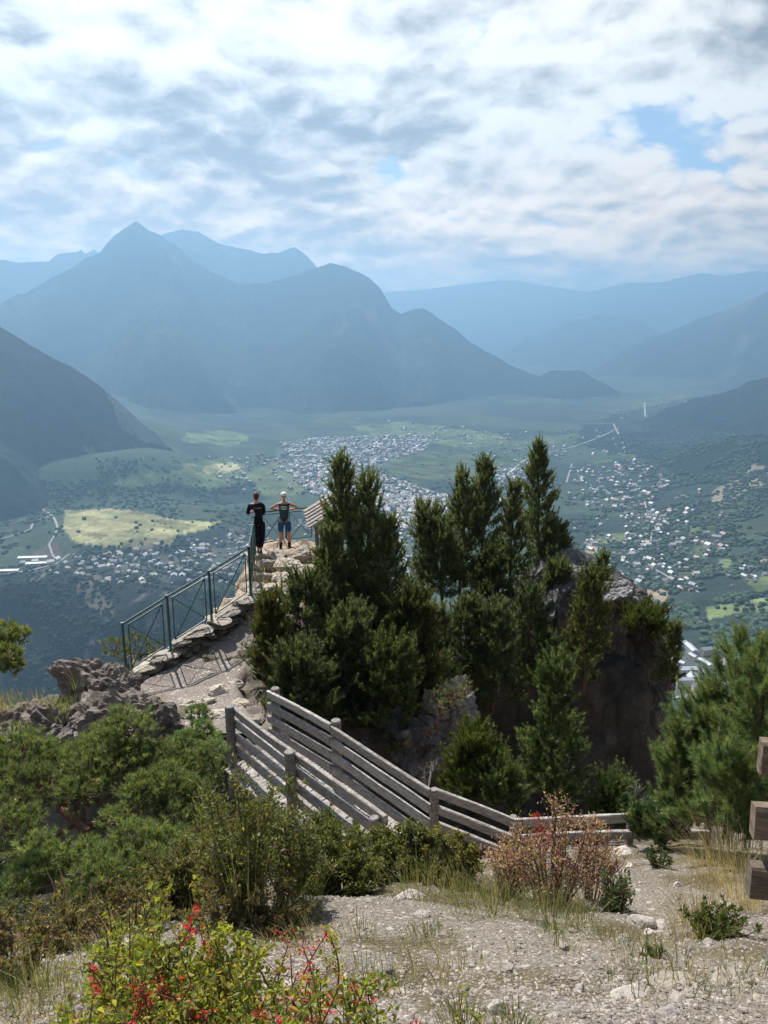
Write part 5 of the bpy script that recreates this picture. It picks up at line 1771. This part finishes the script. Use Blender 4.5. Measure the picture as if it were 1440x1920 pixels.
def hand_nodes(nodes, edges, wrist, d, side, r=.0095):
    """Palm, four unequal bent fingers and a thumb from wrist along d, as further joints of the body."""
    d = np.asarray(d, float); d /= np.linalg.norm(d)
    up = np.array([0, 0, 1.0]); s = np.cross(d, up); s /= np.linalg.norm(s); s = s * side
    wp = np.array(nodes[wrist][:3])
    palm = len(nodes); nodes.append((*(wp + d * .07), .040, .018)); edges.append((wrist, palm))
    for k, (o_, L) in enumerate(((-.03, .07), (-.01, .08), (.01, .075), (.03, .058))):
        a = wp + d * .115 + s * o_; b = a + d * L * .5 - up * .012; c = b + d * L * .3 - up * .03
        i = len(nodes)
        nodes += [(*a, r), (*b, r * .92), (*c, r * .75)]
        edges += [(palm, i), (i, i + 1), (i + 1, i + 2)]
    a = wp + d * .055 - s * .045; b = a + d * .035 - s * .015 - up * .012
    i = len(nodes); nodes += [(*a, r * 1.1), (*b, r * .85)]; edges += [(palm, i), (i, i + 1)]


def head_mesh(parent, c, tilt, mat):
    """Head with brow, nose, mouth, eyes and ears, looking along +Y."""
    V, F = ico(4)
    V = V.copy()
    x, y, z = V[:, 0], V[:, 1], V[:, 2]
    S_ = np.stack([x * .073 * (1 - .22 * np.clip(-z, 0, 1)), y * .095, z * .118], -1)
    front = np.clip(y, 0, 1)
    S_[:, 1] += .022 * np.exp(-((x / .16) ** 2 + ((z + .12) / .16) ** 2)) * front
    S_[:, 1] += .008 * np.exp(-((x / .3) ** 2 + ((z + .45) / .1) ** 2)) * front
    S_[:, 1] -= .010 * np.exp(-(((np.abs(x) - .36) / .14) ** 2 + ((z - .08) / .1) ** 2)) * front
    S_[:, 0] += np.sign(x) * .018 * np.exp(-(((y + .05) / .14) ** 2 + ((z + .03) / .22) ** 2)) * (np.abs(x) > .8)
    return S_, F


def put_head(body, c, tilt):
    S_, F = head_mesh(None, None, 0, None)
    ct, st = math.cos(tilt), math.sin(tilt)
    R = np.array([[1, 0, 0], [0, ct, st], [0, -st, ct]])
    mb = MB(); mb.add(S_ @ R.T + np.asarray(c), F)
    return mb.build('head', M_SKIN, body, smooth=True), R


def cap_shell(body, name, mat, c, R, size, zlo, ylo=-2, smooth=True, vent=False):
    V, F = ico(4)
    k = (V[:, 2] > zlo) | ((V[:, 1] < -.25) & (V[:, 2] > zlo + ylo))
    Fk = F[k[F].all(1)]
    W = V * np.asarray(size)
    if vent:
        W = W * (1 + .05 * np.sign(np.sin(V[:, 0:1] * 13)) * (V[:, 2:3] > .2))
    mb = MB(); mb.add(W @ R.T + np.asarray(c), Fk)
    o = mb.build(name, mat, body, smooth=smooth)
    sm = o.modifiers.new('thickness', 'SOLIDIFY'); sm.thickness = .012
    return o


def place(o, p, rz):
    o.location = tuple(float(v) for v in p); o.rotation_euler = (0, 0, rz)


def cyclist():
    n = [(0, -.06, .95, .105, .095), (0, -.02, 1.10, .095, .08), (0, .06, 1.30, .105, .085), (0, .10, 1.44, .075, .065), (0, .13, 1.50, .055, .055), (0, .155, 1.575, .052, .055)]
    e = [(0, 1), (1, 2), (2, 3), (3, 4), (4, 5)]
    hands = []
    for s in (-1, 1):
        i = len(n)
        n += [(s * .10, -.05, .88, .070), (s * .125, -.02, .50, .058), (s * .13, -.05, .30, .056), (s * .13, -.05, .09, .036), (s * .145, .11, .035, .04, .026)]
        e += [(0, i), (i, i + 1), (i + 1, i + 2), (i + 2, i + 3), (i + 3, i + 4)]
        i = len(n)
        n += [(s * .185, .10, 1.41, .056), (s * .31, .16, 1.34, .046), (s * .42, .22, 1.27, .040), (s * .26, .34, 1.20, .034), (s * .13, .42, 1.17, .026)]
        e += [(3, i), (i, i + 1), (i + 1, i + 2), (i + 2, i + 3), (i + 3, i + 4)]
        hand_nodes(n, e, i + 4, (-s * .8, .35, -.05), s)
    body = skin_obj('person', n, e, M_SKIN)
    tag(body, 'person in a white cycling helmet and blue shorts with elbows out on the railing', 'person', 'people at the lookout')
    hd, R = put_head(body, (0, .175, 1.65), .12)
    jn = [(0, -.06, .88, .152, .118), (0, -.02, 1.10, .143, .108), (0, .06, 1.30, .168, .118), (0, .10, 1.43, .118, .09), (-.165, .10, 1.405, .068), (.165, .10, 1.405, .068)]
    skin_obj('jersey', jn, [(0, 1), (1, 2), (2, 3), (3, 4), (3, 5)], M_TEAL, body)
    sn = [(0, -.06, 1.02, .155, .122)]
    se = []
    for s in (-1, 1):
        i = len(sn); sn += [(s * .105, -.05, .85, .112), (s * .122, -.025, .66, .088), (s * .124, -.022, .57, .080)]; se += [(0, i), (i, i + 1), (i + 1, i + 2)]
    skin_obj('shorts', sn, se, M_BLUE, body)
    for s in (-1, 1):
        skin_obj('sock', [(s * .13, -.05, .31, .062), (s * .13, -.05, .2, .054), (s * .13, -.05, .07, .043)], [(0, 1), (1, 2)], M_BLACK, body)
        skin_obj('shoe', [(s * .13, -.08, .05, .047, .05), (s * .14, .04, .045, .050, .045), (s * .15, .15, .038, .042, .032)], [(0, 1), (1, 2)], M_SHOE, body)
    cap_shell(body, 'helmet', M_WHITE, (0, .165, 1.695), R, (.098, .128, .095), .02, -.35, vent=True)
    mb = MB()
    for z, w_ in ((1.375, .17), (1.335, .19), (1.295, .12)):
        x = -w_ / 2
        r_ = np.random.default_rng(int(z * 1000))
        while x < w_ / 2:
            l = r_.uniform(.015, .03)
            mb.box((x + l / 2, .06 - .122 + (1.375 - z) * -.35, z), (l, .006, .020))
            x += l + .006
    mb.build('jersey_lettering', M_PRINT, body)
    place(body, at(535, 1031, 23.6), .10)
    return body


def leaner():
    n = [(.02, -.08, .96, .105, .095), (.0, -.05, 1.12, .095, .08), (-.02, .0, 1.34, .105, .085), (-.03, .03, 1.47, .075, .065), (-.025, .05, 1.53, .055, .055), (-.02, .08, 1.60, .052, .055)]
    e = [(0, 1), (1, 2), (2, 3), (3, 4), (4, 5)]
    legs = {-1: [(-.07, -.06, .88, .070), (-.045, .02, .50, .048), (-.03, 0, .28, .045), (-.02, -.02, .09, .038), (-.05, .12, .035, .04, .026)],
            1: [(.10, -.06, .88, .070), (.12, .05, .50, .048), (.075, .02, .28, .045), (.05, -.06, .10, .038), (.06, .07, .035, .04, .026)]}
    for s in (-1, 1):
        i = len(n); n += legs[s]
        e += [(0, i), (i, i + 1), (i + 1, i + 2), (i + 2, i + 3), (i + 3, i + 4)]
        i = len(n)
        if s < 0:
            n += [(-.21, .02, 1.43, .06), (-.25, .07, 1.28, .042), (-.27, .12, 1.15, .036), (-.19, .26, 1.17, .036), (-.12, .34, 1.18, .027)]; hd_ = (.7, .4, 0)
        else:
            n += [(.16, .02, 1.43, .06), (.19, .10, 1.28, .042), (.18, .18, 1.14, .036), (.06, .27, 1.15, .036), (-.03, .33, 1.16, .027)]; hd_ = (-.8, .3, 0)
        e += [(3, i), (i, i + 1), (i + 1, i + 2), (i + 2, i + 3), (i + 3, i + 4)]
        hand_nodes(n, e, i + 4, hd_, s)
    body = skin_obj('person', n, e, M_SKIN)
    tag(body, 'person in dark navy clothes leaning on the corner of the green fence', 'person', 'people at the lookout')
    hd, R = put_head(body, (-.015, .10, 1.67), .18)
    jn = [(.02, -.08, .82, .165, .13), (.0, -.05, 1.12, .153, .118), (-.02, .0, 1.34, .182, .128), (-.03, .03, 1.46, .12, .095),
          (-.205, .02, 1.425, .075), (-.25, .07, 1.28, .064), (-.268, .115, 1.16, .056), (.155, .02, 1.425, .075), (.19, .10, 1.28, .064), (.18, .18, 1.13, .060), (.06, .27, 1.15, .052)]
    skin_obj('shirt', jn, [(0, 1), (1, 2), (2, 3), (3, 4), (4, 5), (5, 6), (3, 7), (7, 8), (8, 9), (9, 10)], M_NAVY, body)
    tn = [(.02, -.08, 1.06, .15, .118)]; te = []
    for s in (-1, 1):
        i = len(tn); L = legs[s]
        tn += [(*L[0][:3], .118), (*L[1][:3], .086), (*L[2][:3], .076), (L[3][0], L[3][1], .17, .058)]
        te += [(0, i), (i, i + 1), (i + 1, i + 2), (i + 2, i + 3)]
    skin_obj('trousers', tn, te, M_NAVY, body)
    for s in (-1, 1):
        a = legs[s][3]; b = legs[s][4]
        skin_obj('shoe', [(a[0], a[1] - .03, .055, .047, .055), ((a[0] + b[0]) / 2, (a[1] + b[1]) / 2, .045, .05, .045), (b[0], b[1] + .03, .038, .042, .032)], [(0, 1), (1, 2)], M_SHOE2 if s < 0 else M_SHOE, body)
    cap_shell(body, 'hair', M_HAIR, (-.015, .088, 1.685), R, (.088, .112, .122), .12, -1.0)
    mb = MB(); mb.box((-.02, -.132, 1.385), (.22, .006, .022)); mb.build('shirt_print', M_GREYP, body)
    place(body, at(486, 1037, 22.45), .25)
    return body


cyclist()
leaner()
for i, (p, s_, lab) in enumerate([(at(535, 1031, 23.6), (.55, .42, .16), 'flat rock the cyclist in the helmet stands on'),
                                  (at(486, 1037, 22.45), (.38, .42, .16), 'flat rock by the fence the person in navy stands on')]):
    V, F = rock_shape(900 + i, 4, s_, 10, .03)
    V[:, 2] = np.minimum(V[:, 2], s_[2] * .5)
    mb = MB(); mb.add(V, F)
    o = mb.build('rock_step', M_PALE, smooth=True); o.location = tuple(p - np.array([0, 0, s_[2] * .5 - .01]))
    tag(o, lab, 'rock', 'rocks of the lookout steps')


# ------------------------------------------------------------------ villages, roads and woods down in the valley
def hit(px, py):
    """Where the sight line through (px, py) meets the valley floor."""
    r = ray(px, py).reshape(-1, 3)
    t = np.geomspace(1150, 12000, 170)
    out = np.full((len(r), 3), np.nan)
    P = r[:, None] * t[None, :, None]
    zf = valley(P[..., 0].ravel(), P[..., 1].ravel()).reshape(P.shape[:2])
    below = P[..., 2] < zf
    idx = below.argmax(1); ok = below.any(1) & (idx > 0)
    i = np.arange(len(r))
    a = P[i, np.maximum(idx - 1, 0)]; b = P[i, idx]
    da = a[:, 2] - zf[i, np.maximum(idx - 1, 0)]; db = b[:, 2] - zf[i, idx]
    f = (da / (da - db + 1e-9))[:, None]
    out[ok] = (a + (b - a) * f)[ok]
    out[:, 2] = valley(out[:, 0], out[:, 1])
    return out


def rand_in(poly, n, rng):
    poly = np.asarray(poly, float); o = np.zeros((0, 2))
    while len(o) < n:
        q = np.stack([rng.uniform(poly[:, 0].min(), poly[:, 0].max(), n), rng.uniform(poly[:, 1].min(), poly[:, 1].max(), n)], -1)
        o = np.vstack([o, q[inpoly(q[:, 0], q[:, 1], poly)]])
    return o[:n]


def house_geo(L, W, H, rh, ov=.6):
    """Walls with window openings set in dark, and a gabled roof with eaves."""
    mb = MB()
    l, w_ = L / 2, W / 2
    V = [(-l, -w_, -4), (l, -w_, -4), (l, w_, -4), (-l, w_, -4), (-l, -w_, H), (l, -w_, H), (l, w_, H), (-l, w_, H), (-l, 0, H + rh), (l, 0, H + rh)]
    mb.add(V, [[0, 1, 5, 4], [2, 3, 7, 6]], 0); mb.add(V, [[1, 2, 6, 5], [3, 0, 4, 7]], 0); mb.add(V, [[5, 6, 9], [7, 4, 8]], 0)
    s = rh / w_
    e = [(-l - ov, -w_ - ov, H - ov * s), (l + ov, -w_ - ov, H - ov * s), (l + ov, 0, H + rh), (-l - ov, 0, H + rh), (-l - ov, w_ + ov, H - ov * s), (l + ov, w_ + ov, H - ov * s)]
    E = np.array(e + [(x, y, z + .35) for x, y, z in e])
    mb.add(E, [[6, 7, 8, 9], [9, 8, 11, 10], [0, 3, 2, 1], [3, 4, 5, 2], [0, 1, 7, 6], [4, 10, 11, 5], [1, 2, 8, 7], [2, 5, 11, 8], [3, 0, 6, 9], [4, 3, 9, 10]], 1)
    nf = max(1, int(H // 3)); nx = max(2, int(L // 3.4))
    for f in range(nf):
        for i in range(nx):
            x = -l + (i + .5) * L / nx; z = 1.2 + f * 3
            for y in (-w_ - .02, w_ + .02):
                mb.box((x, y, z + .6), (1.1, .08, 1.3), None, 2)
    return mb


HW = [plain("pale render", (.62, .59, .54), .9, .1, .08, .3), plain("cream render", (.60, .52, .40), .9, .1, .08, .3), plain("grey render", (.45, .45, .46), .9, .1, .08, .3)]
HR = [plain("pale grey roof", (.46, .47, .50), .45, .5, .15, .5), plain("grey slate roof", (.28, .29, .32), .5, .5, .15, .5), plain("brown tiled roof", (.34, .23, .18), .7, .3, .2, .5)]
M_PANE = plain("dark window", (.03, .035, .045), .2, .6, .1)
protos = []
for i, (L, W, H, rh, a, b) in enumerate([(13, 10, 6, 3.2, 0, 0), (11, 9, 5.5, 3.4, 1, 2), (15, 10, 6.5, 3.0, 0, 1), (12, 11, 6, 3.2, 2, 0), (10, 9, 5, 3, 0, 0)]):
    protos.append(('house', house_geo(L, W, H, rh), [HW[a], HR[b], M_PANE]))
bprotos = []
for i, (L, W, H, rh, a, b) in enumerate([(34, 13, 14, 3.0, 0, 0), (24, 14, 12, 3.4, 1, 1), (42, 14, 13, 2.6, 2, 0), (22, 18, 11, 3.5, 0, 0)]):
    bprotos.append(('apartment_building', house_geo(L, W, H, rh), [HW[a], HR[b], M_PANE]))
for lst in (protos, bprotos):
    for i, (nm, mb, mats) in enumerate(lst):
        o = mb.build(nm, mats); me = o.data
        bpy.data.objects.remove(o)
        lst[i] = (nm, me)

trng = np.random.default_rng(800)
CL = [([(1258, 1195), (1300, 1215), (1440, 1258), (1440, 1330), (1278, 1335)], 46, 1, 'pale block in the town at the foot of the right-hand slope, seen past the crag', 'blocks of the town at the right', 'apartment building', 1.0),
      ([(1160, 965), (1240, 955), (1262, 1000), (1170, 1012)], 44, 0, 'small pale house of the village where the white road climbs the right-hand slope', 'houses of the village on the white road', 'house', 1.0),
      ([(1100, 1012), (1205, 1000), (1212, 1050), (1110, 1075)], 32, 0, 'small pale house among trees right behind the pines on the crag', 'houses among trees beyond the crag', 'house', 1.0),
      ([(1130, 1062), (1270, 1058), (1315, 1112), (1150, 1098)], 40, 0, 'small pale house along the winding lane above the crag', 'houses along the winding lane', 'house', 1.0),
      ([(1340, 1058), (1440, 1050), (1440, 1095), (1362, 1102)], 18, 0, 'small pale house of the hamlet at the right edge above the green meadow', 'houses of the hamlet at the right edge', 'house', 1.0),
      ([(1265, 1010), (1345, 995), (1330, 1045), (1260, 1040)], 12, 0, 'lone pale house among the hedges right of the white road', 'scattered houses on the right-hand slope', 'house', .9),
      ([(360, 1015), (410, 1003), (480, 982), (482, 1050), (430, 1095), (300, 1092), (330, 1040)], 84, 0, 'small pale house of the village on the shelf behind the green fence', 'houses of the village behind the green fence', 'house', .9),
      ([(130, 1038), (300, 1032), (310, 1062), (150, 1072)], 24, 0, 'small pale house below the dry yellow plateau', 'houses below the dry plateau', 'house', .9),
      ([(735, 985), (770, 985), (800, 1110), (765, 1112), (738, 1050)], 34, 1, 'pale building of the town seen in the gap between the two groups of pines', 'buildings seen between the pines', 'building', .6),
      ([(500, 990), (580, 985), (575, 1022), (500, 1025)], 14, 0, 'small pale house of the village seen behind the two people', 'houses seen behind the two people', 'house', .9)]
STUFFH = [([(525, 832), (620, 820), (820, 815), (800, 845), (700, 875), (640, 890), (560, 880)], 1200), ([(520, 870), (660, 880), (760, 905), (830, 930), (850, 955), (640, 950), (580, 925)], 1100), ([(690, 930), (870, 930), (820, 985), (740, 1000), (700, 985)], 700),
          ([(1060, 880), (1200, 860), (1260, 905), (1220, 955), (1100, 950)], 180), ([(925, 880), (1000, 850), (1010, 930), (940, 955)], 140), ([(1130, 770), (1300, 745), (1290, 775), (1150, 800)], 30), ([(700, 790), (870, 800), (980, 815), (800, 830)], 60), ([(395, 880), (470, 878), (470, 905), (400, 905)], 14),
          ([(1060, 920), (1320, 900), (1400, 1000), (1300, 1110), (1100, 1090)], 150), ([(380, 860), (520, 850), (560, 930), (430, 920)], 50), ([(860, 815), (1150, 800), (1180, 860), (900, 870)], 110), ([(30, 1060), (480, 1000), (480, 1090), (200, 1100)], 130), ([(560, 960), (600, 960), (600, 1020), (560, 1020)], 25)]
cand = []
for ci, (poly, n, blk, lab, grp, cat, sc) in enumerate(CL):
    q = rand_in(poly, n, trng); h = hit(q[:, 0], q[:, 1])
    for p in h:
        if np.isfinite(p).all(): cand.append((np.linalg.norm(p), ci, p))
cand.sort(key=lambda c: c[0])
taken = []
rest = []
for dist, ci, p in cand:
    blk = CL[ci][2]
    if any(abs(p[0] - t[0]) < (22 if blk else 11) and abs(p[1] - t[1]) < (22 if blk else 11) for t in taken):
        continue
    if len(taken) >= 296:
        rest.append(p); continue
    taken.append(p)
    _, _, _, lab, grp, cat, sc = CL[ci]
    nm, me = (bprotos if blk else protos)[int(trng.integers(0, 4 if blk else 5))]
    o = bpy.data.objects.new(nm, me); COL.objects.link(o)
    o.location = tuple(p); o.rotation_euler = (0, 0, trng.choice([0, math.pi / 2]) + trng.normal(.25, .25))
    s = sc * trng.uniform(.85, 1.25); o.scale = (s, s, s * trng.uniform(.9, 1.15))
    tag(o, lab, cat, grp)
# everything farther: too many and too small to count
simple = np.array([(-6, -5, -3), (6, -5, -3), (6, 5, -3), (-6, 5, -3), (-6, -5, 6), (6, -5, 6), (6, 5, 6), (-6, 5, 6), (-6, 0, 9), (6, 0, 9)], float)
q4 = np.array([[0, 1, 5, 4], [2, 3, 7, 6], [1, 2, 6, 5], [3, 0, 4, 7], [4, 5, 9, 8], [6, 7, 8, 9]])
mb = MB()
pts = [np.array(rest).reshape(-1, 3)]
for poly, n in STUFFH:
    q = rand_in(poly, n, trng); h = hit(q[:, 0], q[:, 1]); pts.append(h[np.isfinite(h).all(1)])
pts = np.vstack(pts)
HC = np.array([[.56, .55, .55], [.62, .6, .57], [.40, .30, .25], [.34, .35, .38], [.5, .46, .4]])
R = np.stack([rotz(a) for a in trng.choice([0, 1.57], len(pts)) + trng.normal(.2, .3, len(pts))])
scatter(mb, simple, q4, pts, R, trng.uniform(.7, 1.7, len(pts)) ** 1.3, np.clip(HC[trng.integers(0, 5, len(pts))] * trng.uniform(.4, 1.3, (len(pts), 1)), 0, .8))
m_, n_, o_ = new_mat("distant house"); pbsdf(n_, o_, attr(n_), .6, .4)
tag(mb.build('houses', m_), kind='stuff')

# long industrial sheds at the left edge
for i, (px, py, L, lab) in enumerate([(62, 1047, 95, 'long white-roofed shed at the left edge below the plateau'), (70, 1058, 70, 'second white-roofed shed just in front of the long one'), (12, 1072, 80, 'low white shed cut off by the left edge')]):
    p = hit([px], [py])[0]
    mb = house_geo(L, 22, 6, 2.0, .4)
    o = mb.build('warehouse', [HW[0], HR[0], M_PANE]); o.location = tuple(p); o.rotation_euler = (0, 0, .1)
    tag(o, lab, 'warehouse')

# roads
M_ROAD = plain("pale road", (.34, .33, .32), .9, .1, .12, .05)
for pts_, wd in (([(1208, 935), (1210, 950), (1220, 972), (1228, 990), (1220, 1004), (1222, 1022), (1218, 1032), (1208, 1042), (1206, 1050)], 8), ([(1207, 1038), (1206, 1050), (1222, 1064), (1245, 1078), (1262, 1088)], 6), ([(1258, 1070), (1272, 1088), (1300, 1105), (1310, 1112)], 5),
                 ([(925, 925), (955, 885), (985, 863), (1008, 853), (1075, 838), (1120, 822), (1160, 803)], 11), ([(1208, 755), (1209, 768), (1210, 782)], 16), ([(870, 910), (890, 892), (960, 880)], 9), ([(1062, 905), (1068, 885), (1072, 870)], 8),
                 ([(75, 952), (100, 968), (108, 988), (104, 1002), (92, 1022), (98, 1040), (108, 1056)], 8), ([(0, 1012), (35, 1002), (58, 992), (62, 980), (82, 972), (98, 966)], 7), ([(0, 1078), (60, 1070), (105, 1058), (130, 1040)], 8), ([(742, 985), (748, 1010), (754, 1040), (768, 1085)], 9),
                 ([(1275, 1262), (1330, 1295), (1380, 1320), (1440, 1350)], 10), ([(1262, 1310), (1320, 1300), (1380, 1290)], 7), ([(1090, 795), (1150, 795), (1160, 815)], 12)):
    a = np.array(pts_, float); k = np.linspace(0, len(a) - 1, 60)
    sm = np.stack([np.interp(k, np.arange(len(a)), a[:, i]) for i in (0, 1)], -1)
    h = hit(sm[:, 0], sm[:, 1]); h = h[np.isfinite(h).all(1)]
    d = np.gradient(h, axis=0); s = np.stack([-d[:, 1], d[:, 0], 0 * d[:, 0]], -1); s /= np.linalg.norm(s, axis=1, keepdims=True) + 1e-9
    l, r = h + s * wd / 2, h - s * wd / 2
    for v_ in (l, r): v_[:, 2] = np.maximum(valley(v_[:, 0], v_[:, 1]), h[:, 2]) + 2.0
    n = len(h); i = np.arange(n - 1)
    mb = MB(); mb.add(np.vstack([l, r]), np.stack([i, i + n, i + n + 1, i + 1], -1), 0)
    tag(mb.build('road', M_ROAD), kind='structure')

# woods, hedges and orchards on the valley floor
M_WOODS = leaf_mat("distant foliage", .12, .8, .1)
WV, WF = ico(2); WV = WV * (1 + .30 * fbm(WV * 2.1, 3, 811))[:, None]
W1, F1 = ico(1); W1 = W1 * (1 + .28 * fbm(W1 * 1.9, 2, 812))[:, None]
mb = MB()
zones = [([(1120, 830), (1300, 770), (1440, 740), (1440, 900), (1250, 920), (1150, 870)], 2600, 7.0), ([(1060, 930), (1440, 860), (1440, 1270), (1200, 1150), (1060, 1060)], 9500, 5.2), ([(0, 1060), (480, 1060), (480, 1330), (0, 1330)], 2300, 5.0), ([(130, 1000), (480, 960), (480, 1100), (130, 1090)], 1500, 4.2), ([(0, 900), (480, 900), (480, 960), (0, 1040)], 1700, 5.5),
         ([(180, 860), (600, 850), (600, 930), (180, 920)], 900, 5.5), ([(650, 860), (1050, 830), (1060, 940), (700, 960)], 1300, 5.5), ([(735, 960), (800, 960), (800, 1110), (740, 1110)], 120, 4.0), ([(120, 950), (420, 950), (420, 1030), (120, 1030)], 160, 3.6)]
for poly, n, sz in zones:
    q = rand_in(poly, n, trng); h = hit(q[:, 0], q[:, 1]); h = h[np.isfinite(h).all(1)]
    jx, jy, _ = proj(h)
    inm = np.zeros(len(h), bool)
    for mp, c in MEADOWS:
        if c[0] > .06: inm |= inpoly(jx, jy, mp)
    k = (fbm(h * np.array([1, 1, 0]) / 95, 3, 815) > -.12) & (~inm | (trng.uniform(0, 1, len(h)) < .08))
    h = h[k]
    d = np.linalg.norm(h, axis=1)
    s = sz * trng.uniform(.6, 1.5, (len(h), 1)) * np.array([[1.15, 1.15, 1.0]]) * trng.uniform(.85, 1.15, (len(h), 3))
    col = np.array([.056, .084, .052]) * trng.uniform(.5, 1.9, (len(h), 1)) * (1 + trng.normal(0, .1, (len(h), 3)))
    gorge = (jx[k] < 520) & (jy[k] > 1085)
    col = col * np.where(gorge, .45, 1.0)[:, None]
    R = np.stack([rotz(a) for a in trng.uniform(0, 6.28, len(h))])
    for msk, TV, TF in ((d < 2300, WV, WF), (d >= 2300, W1, F1)):
        if msk.any():
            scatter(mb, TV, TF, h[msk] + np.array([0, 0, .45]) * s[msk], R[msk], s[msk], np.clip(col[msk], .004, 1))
tag(mb.build('woodland', M_WOODS, smooth=True), kind='stuff')
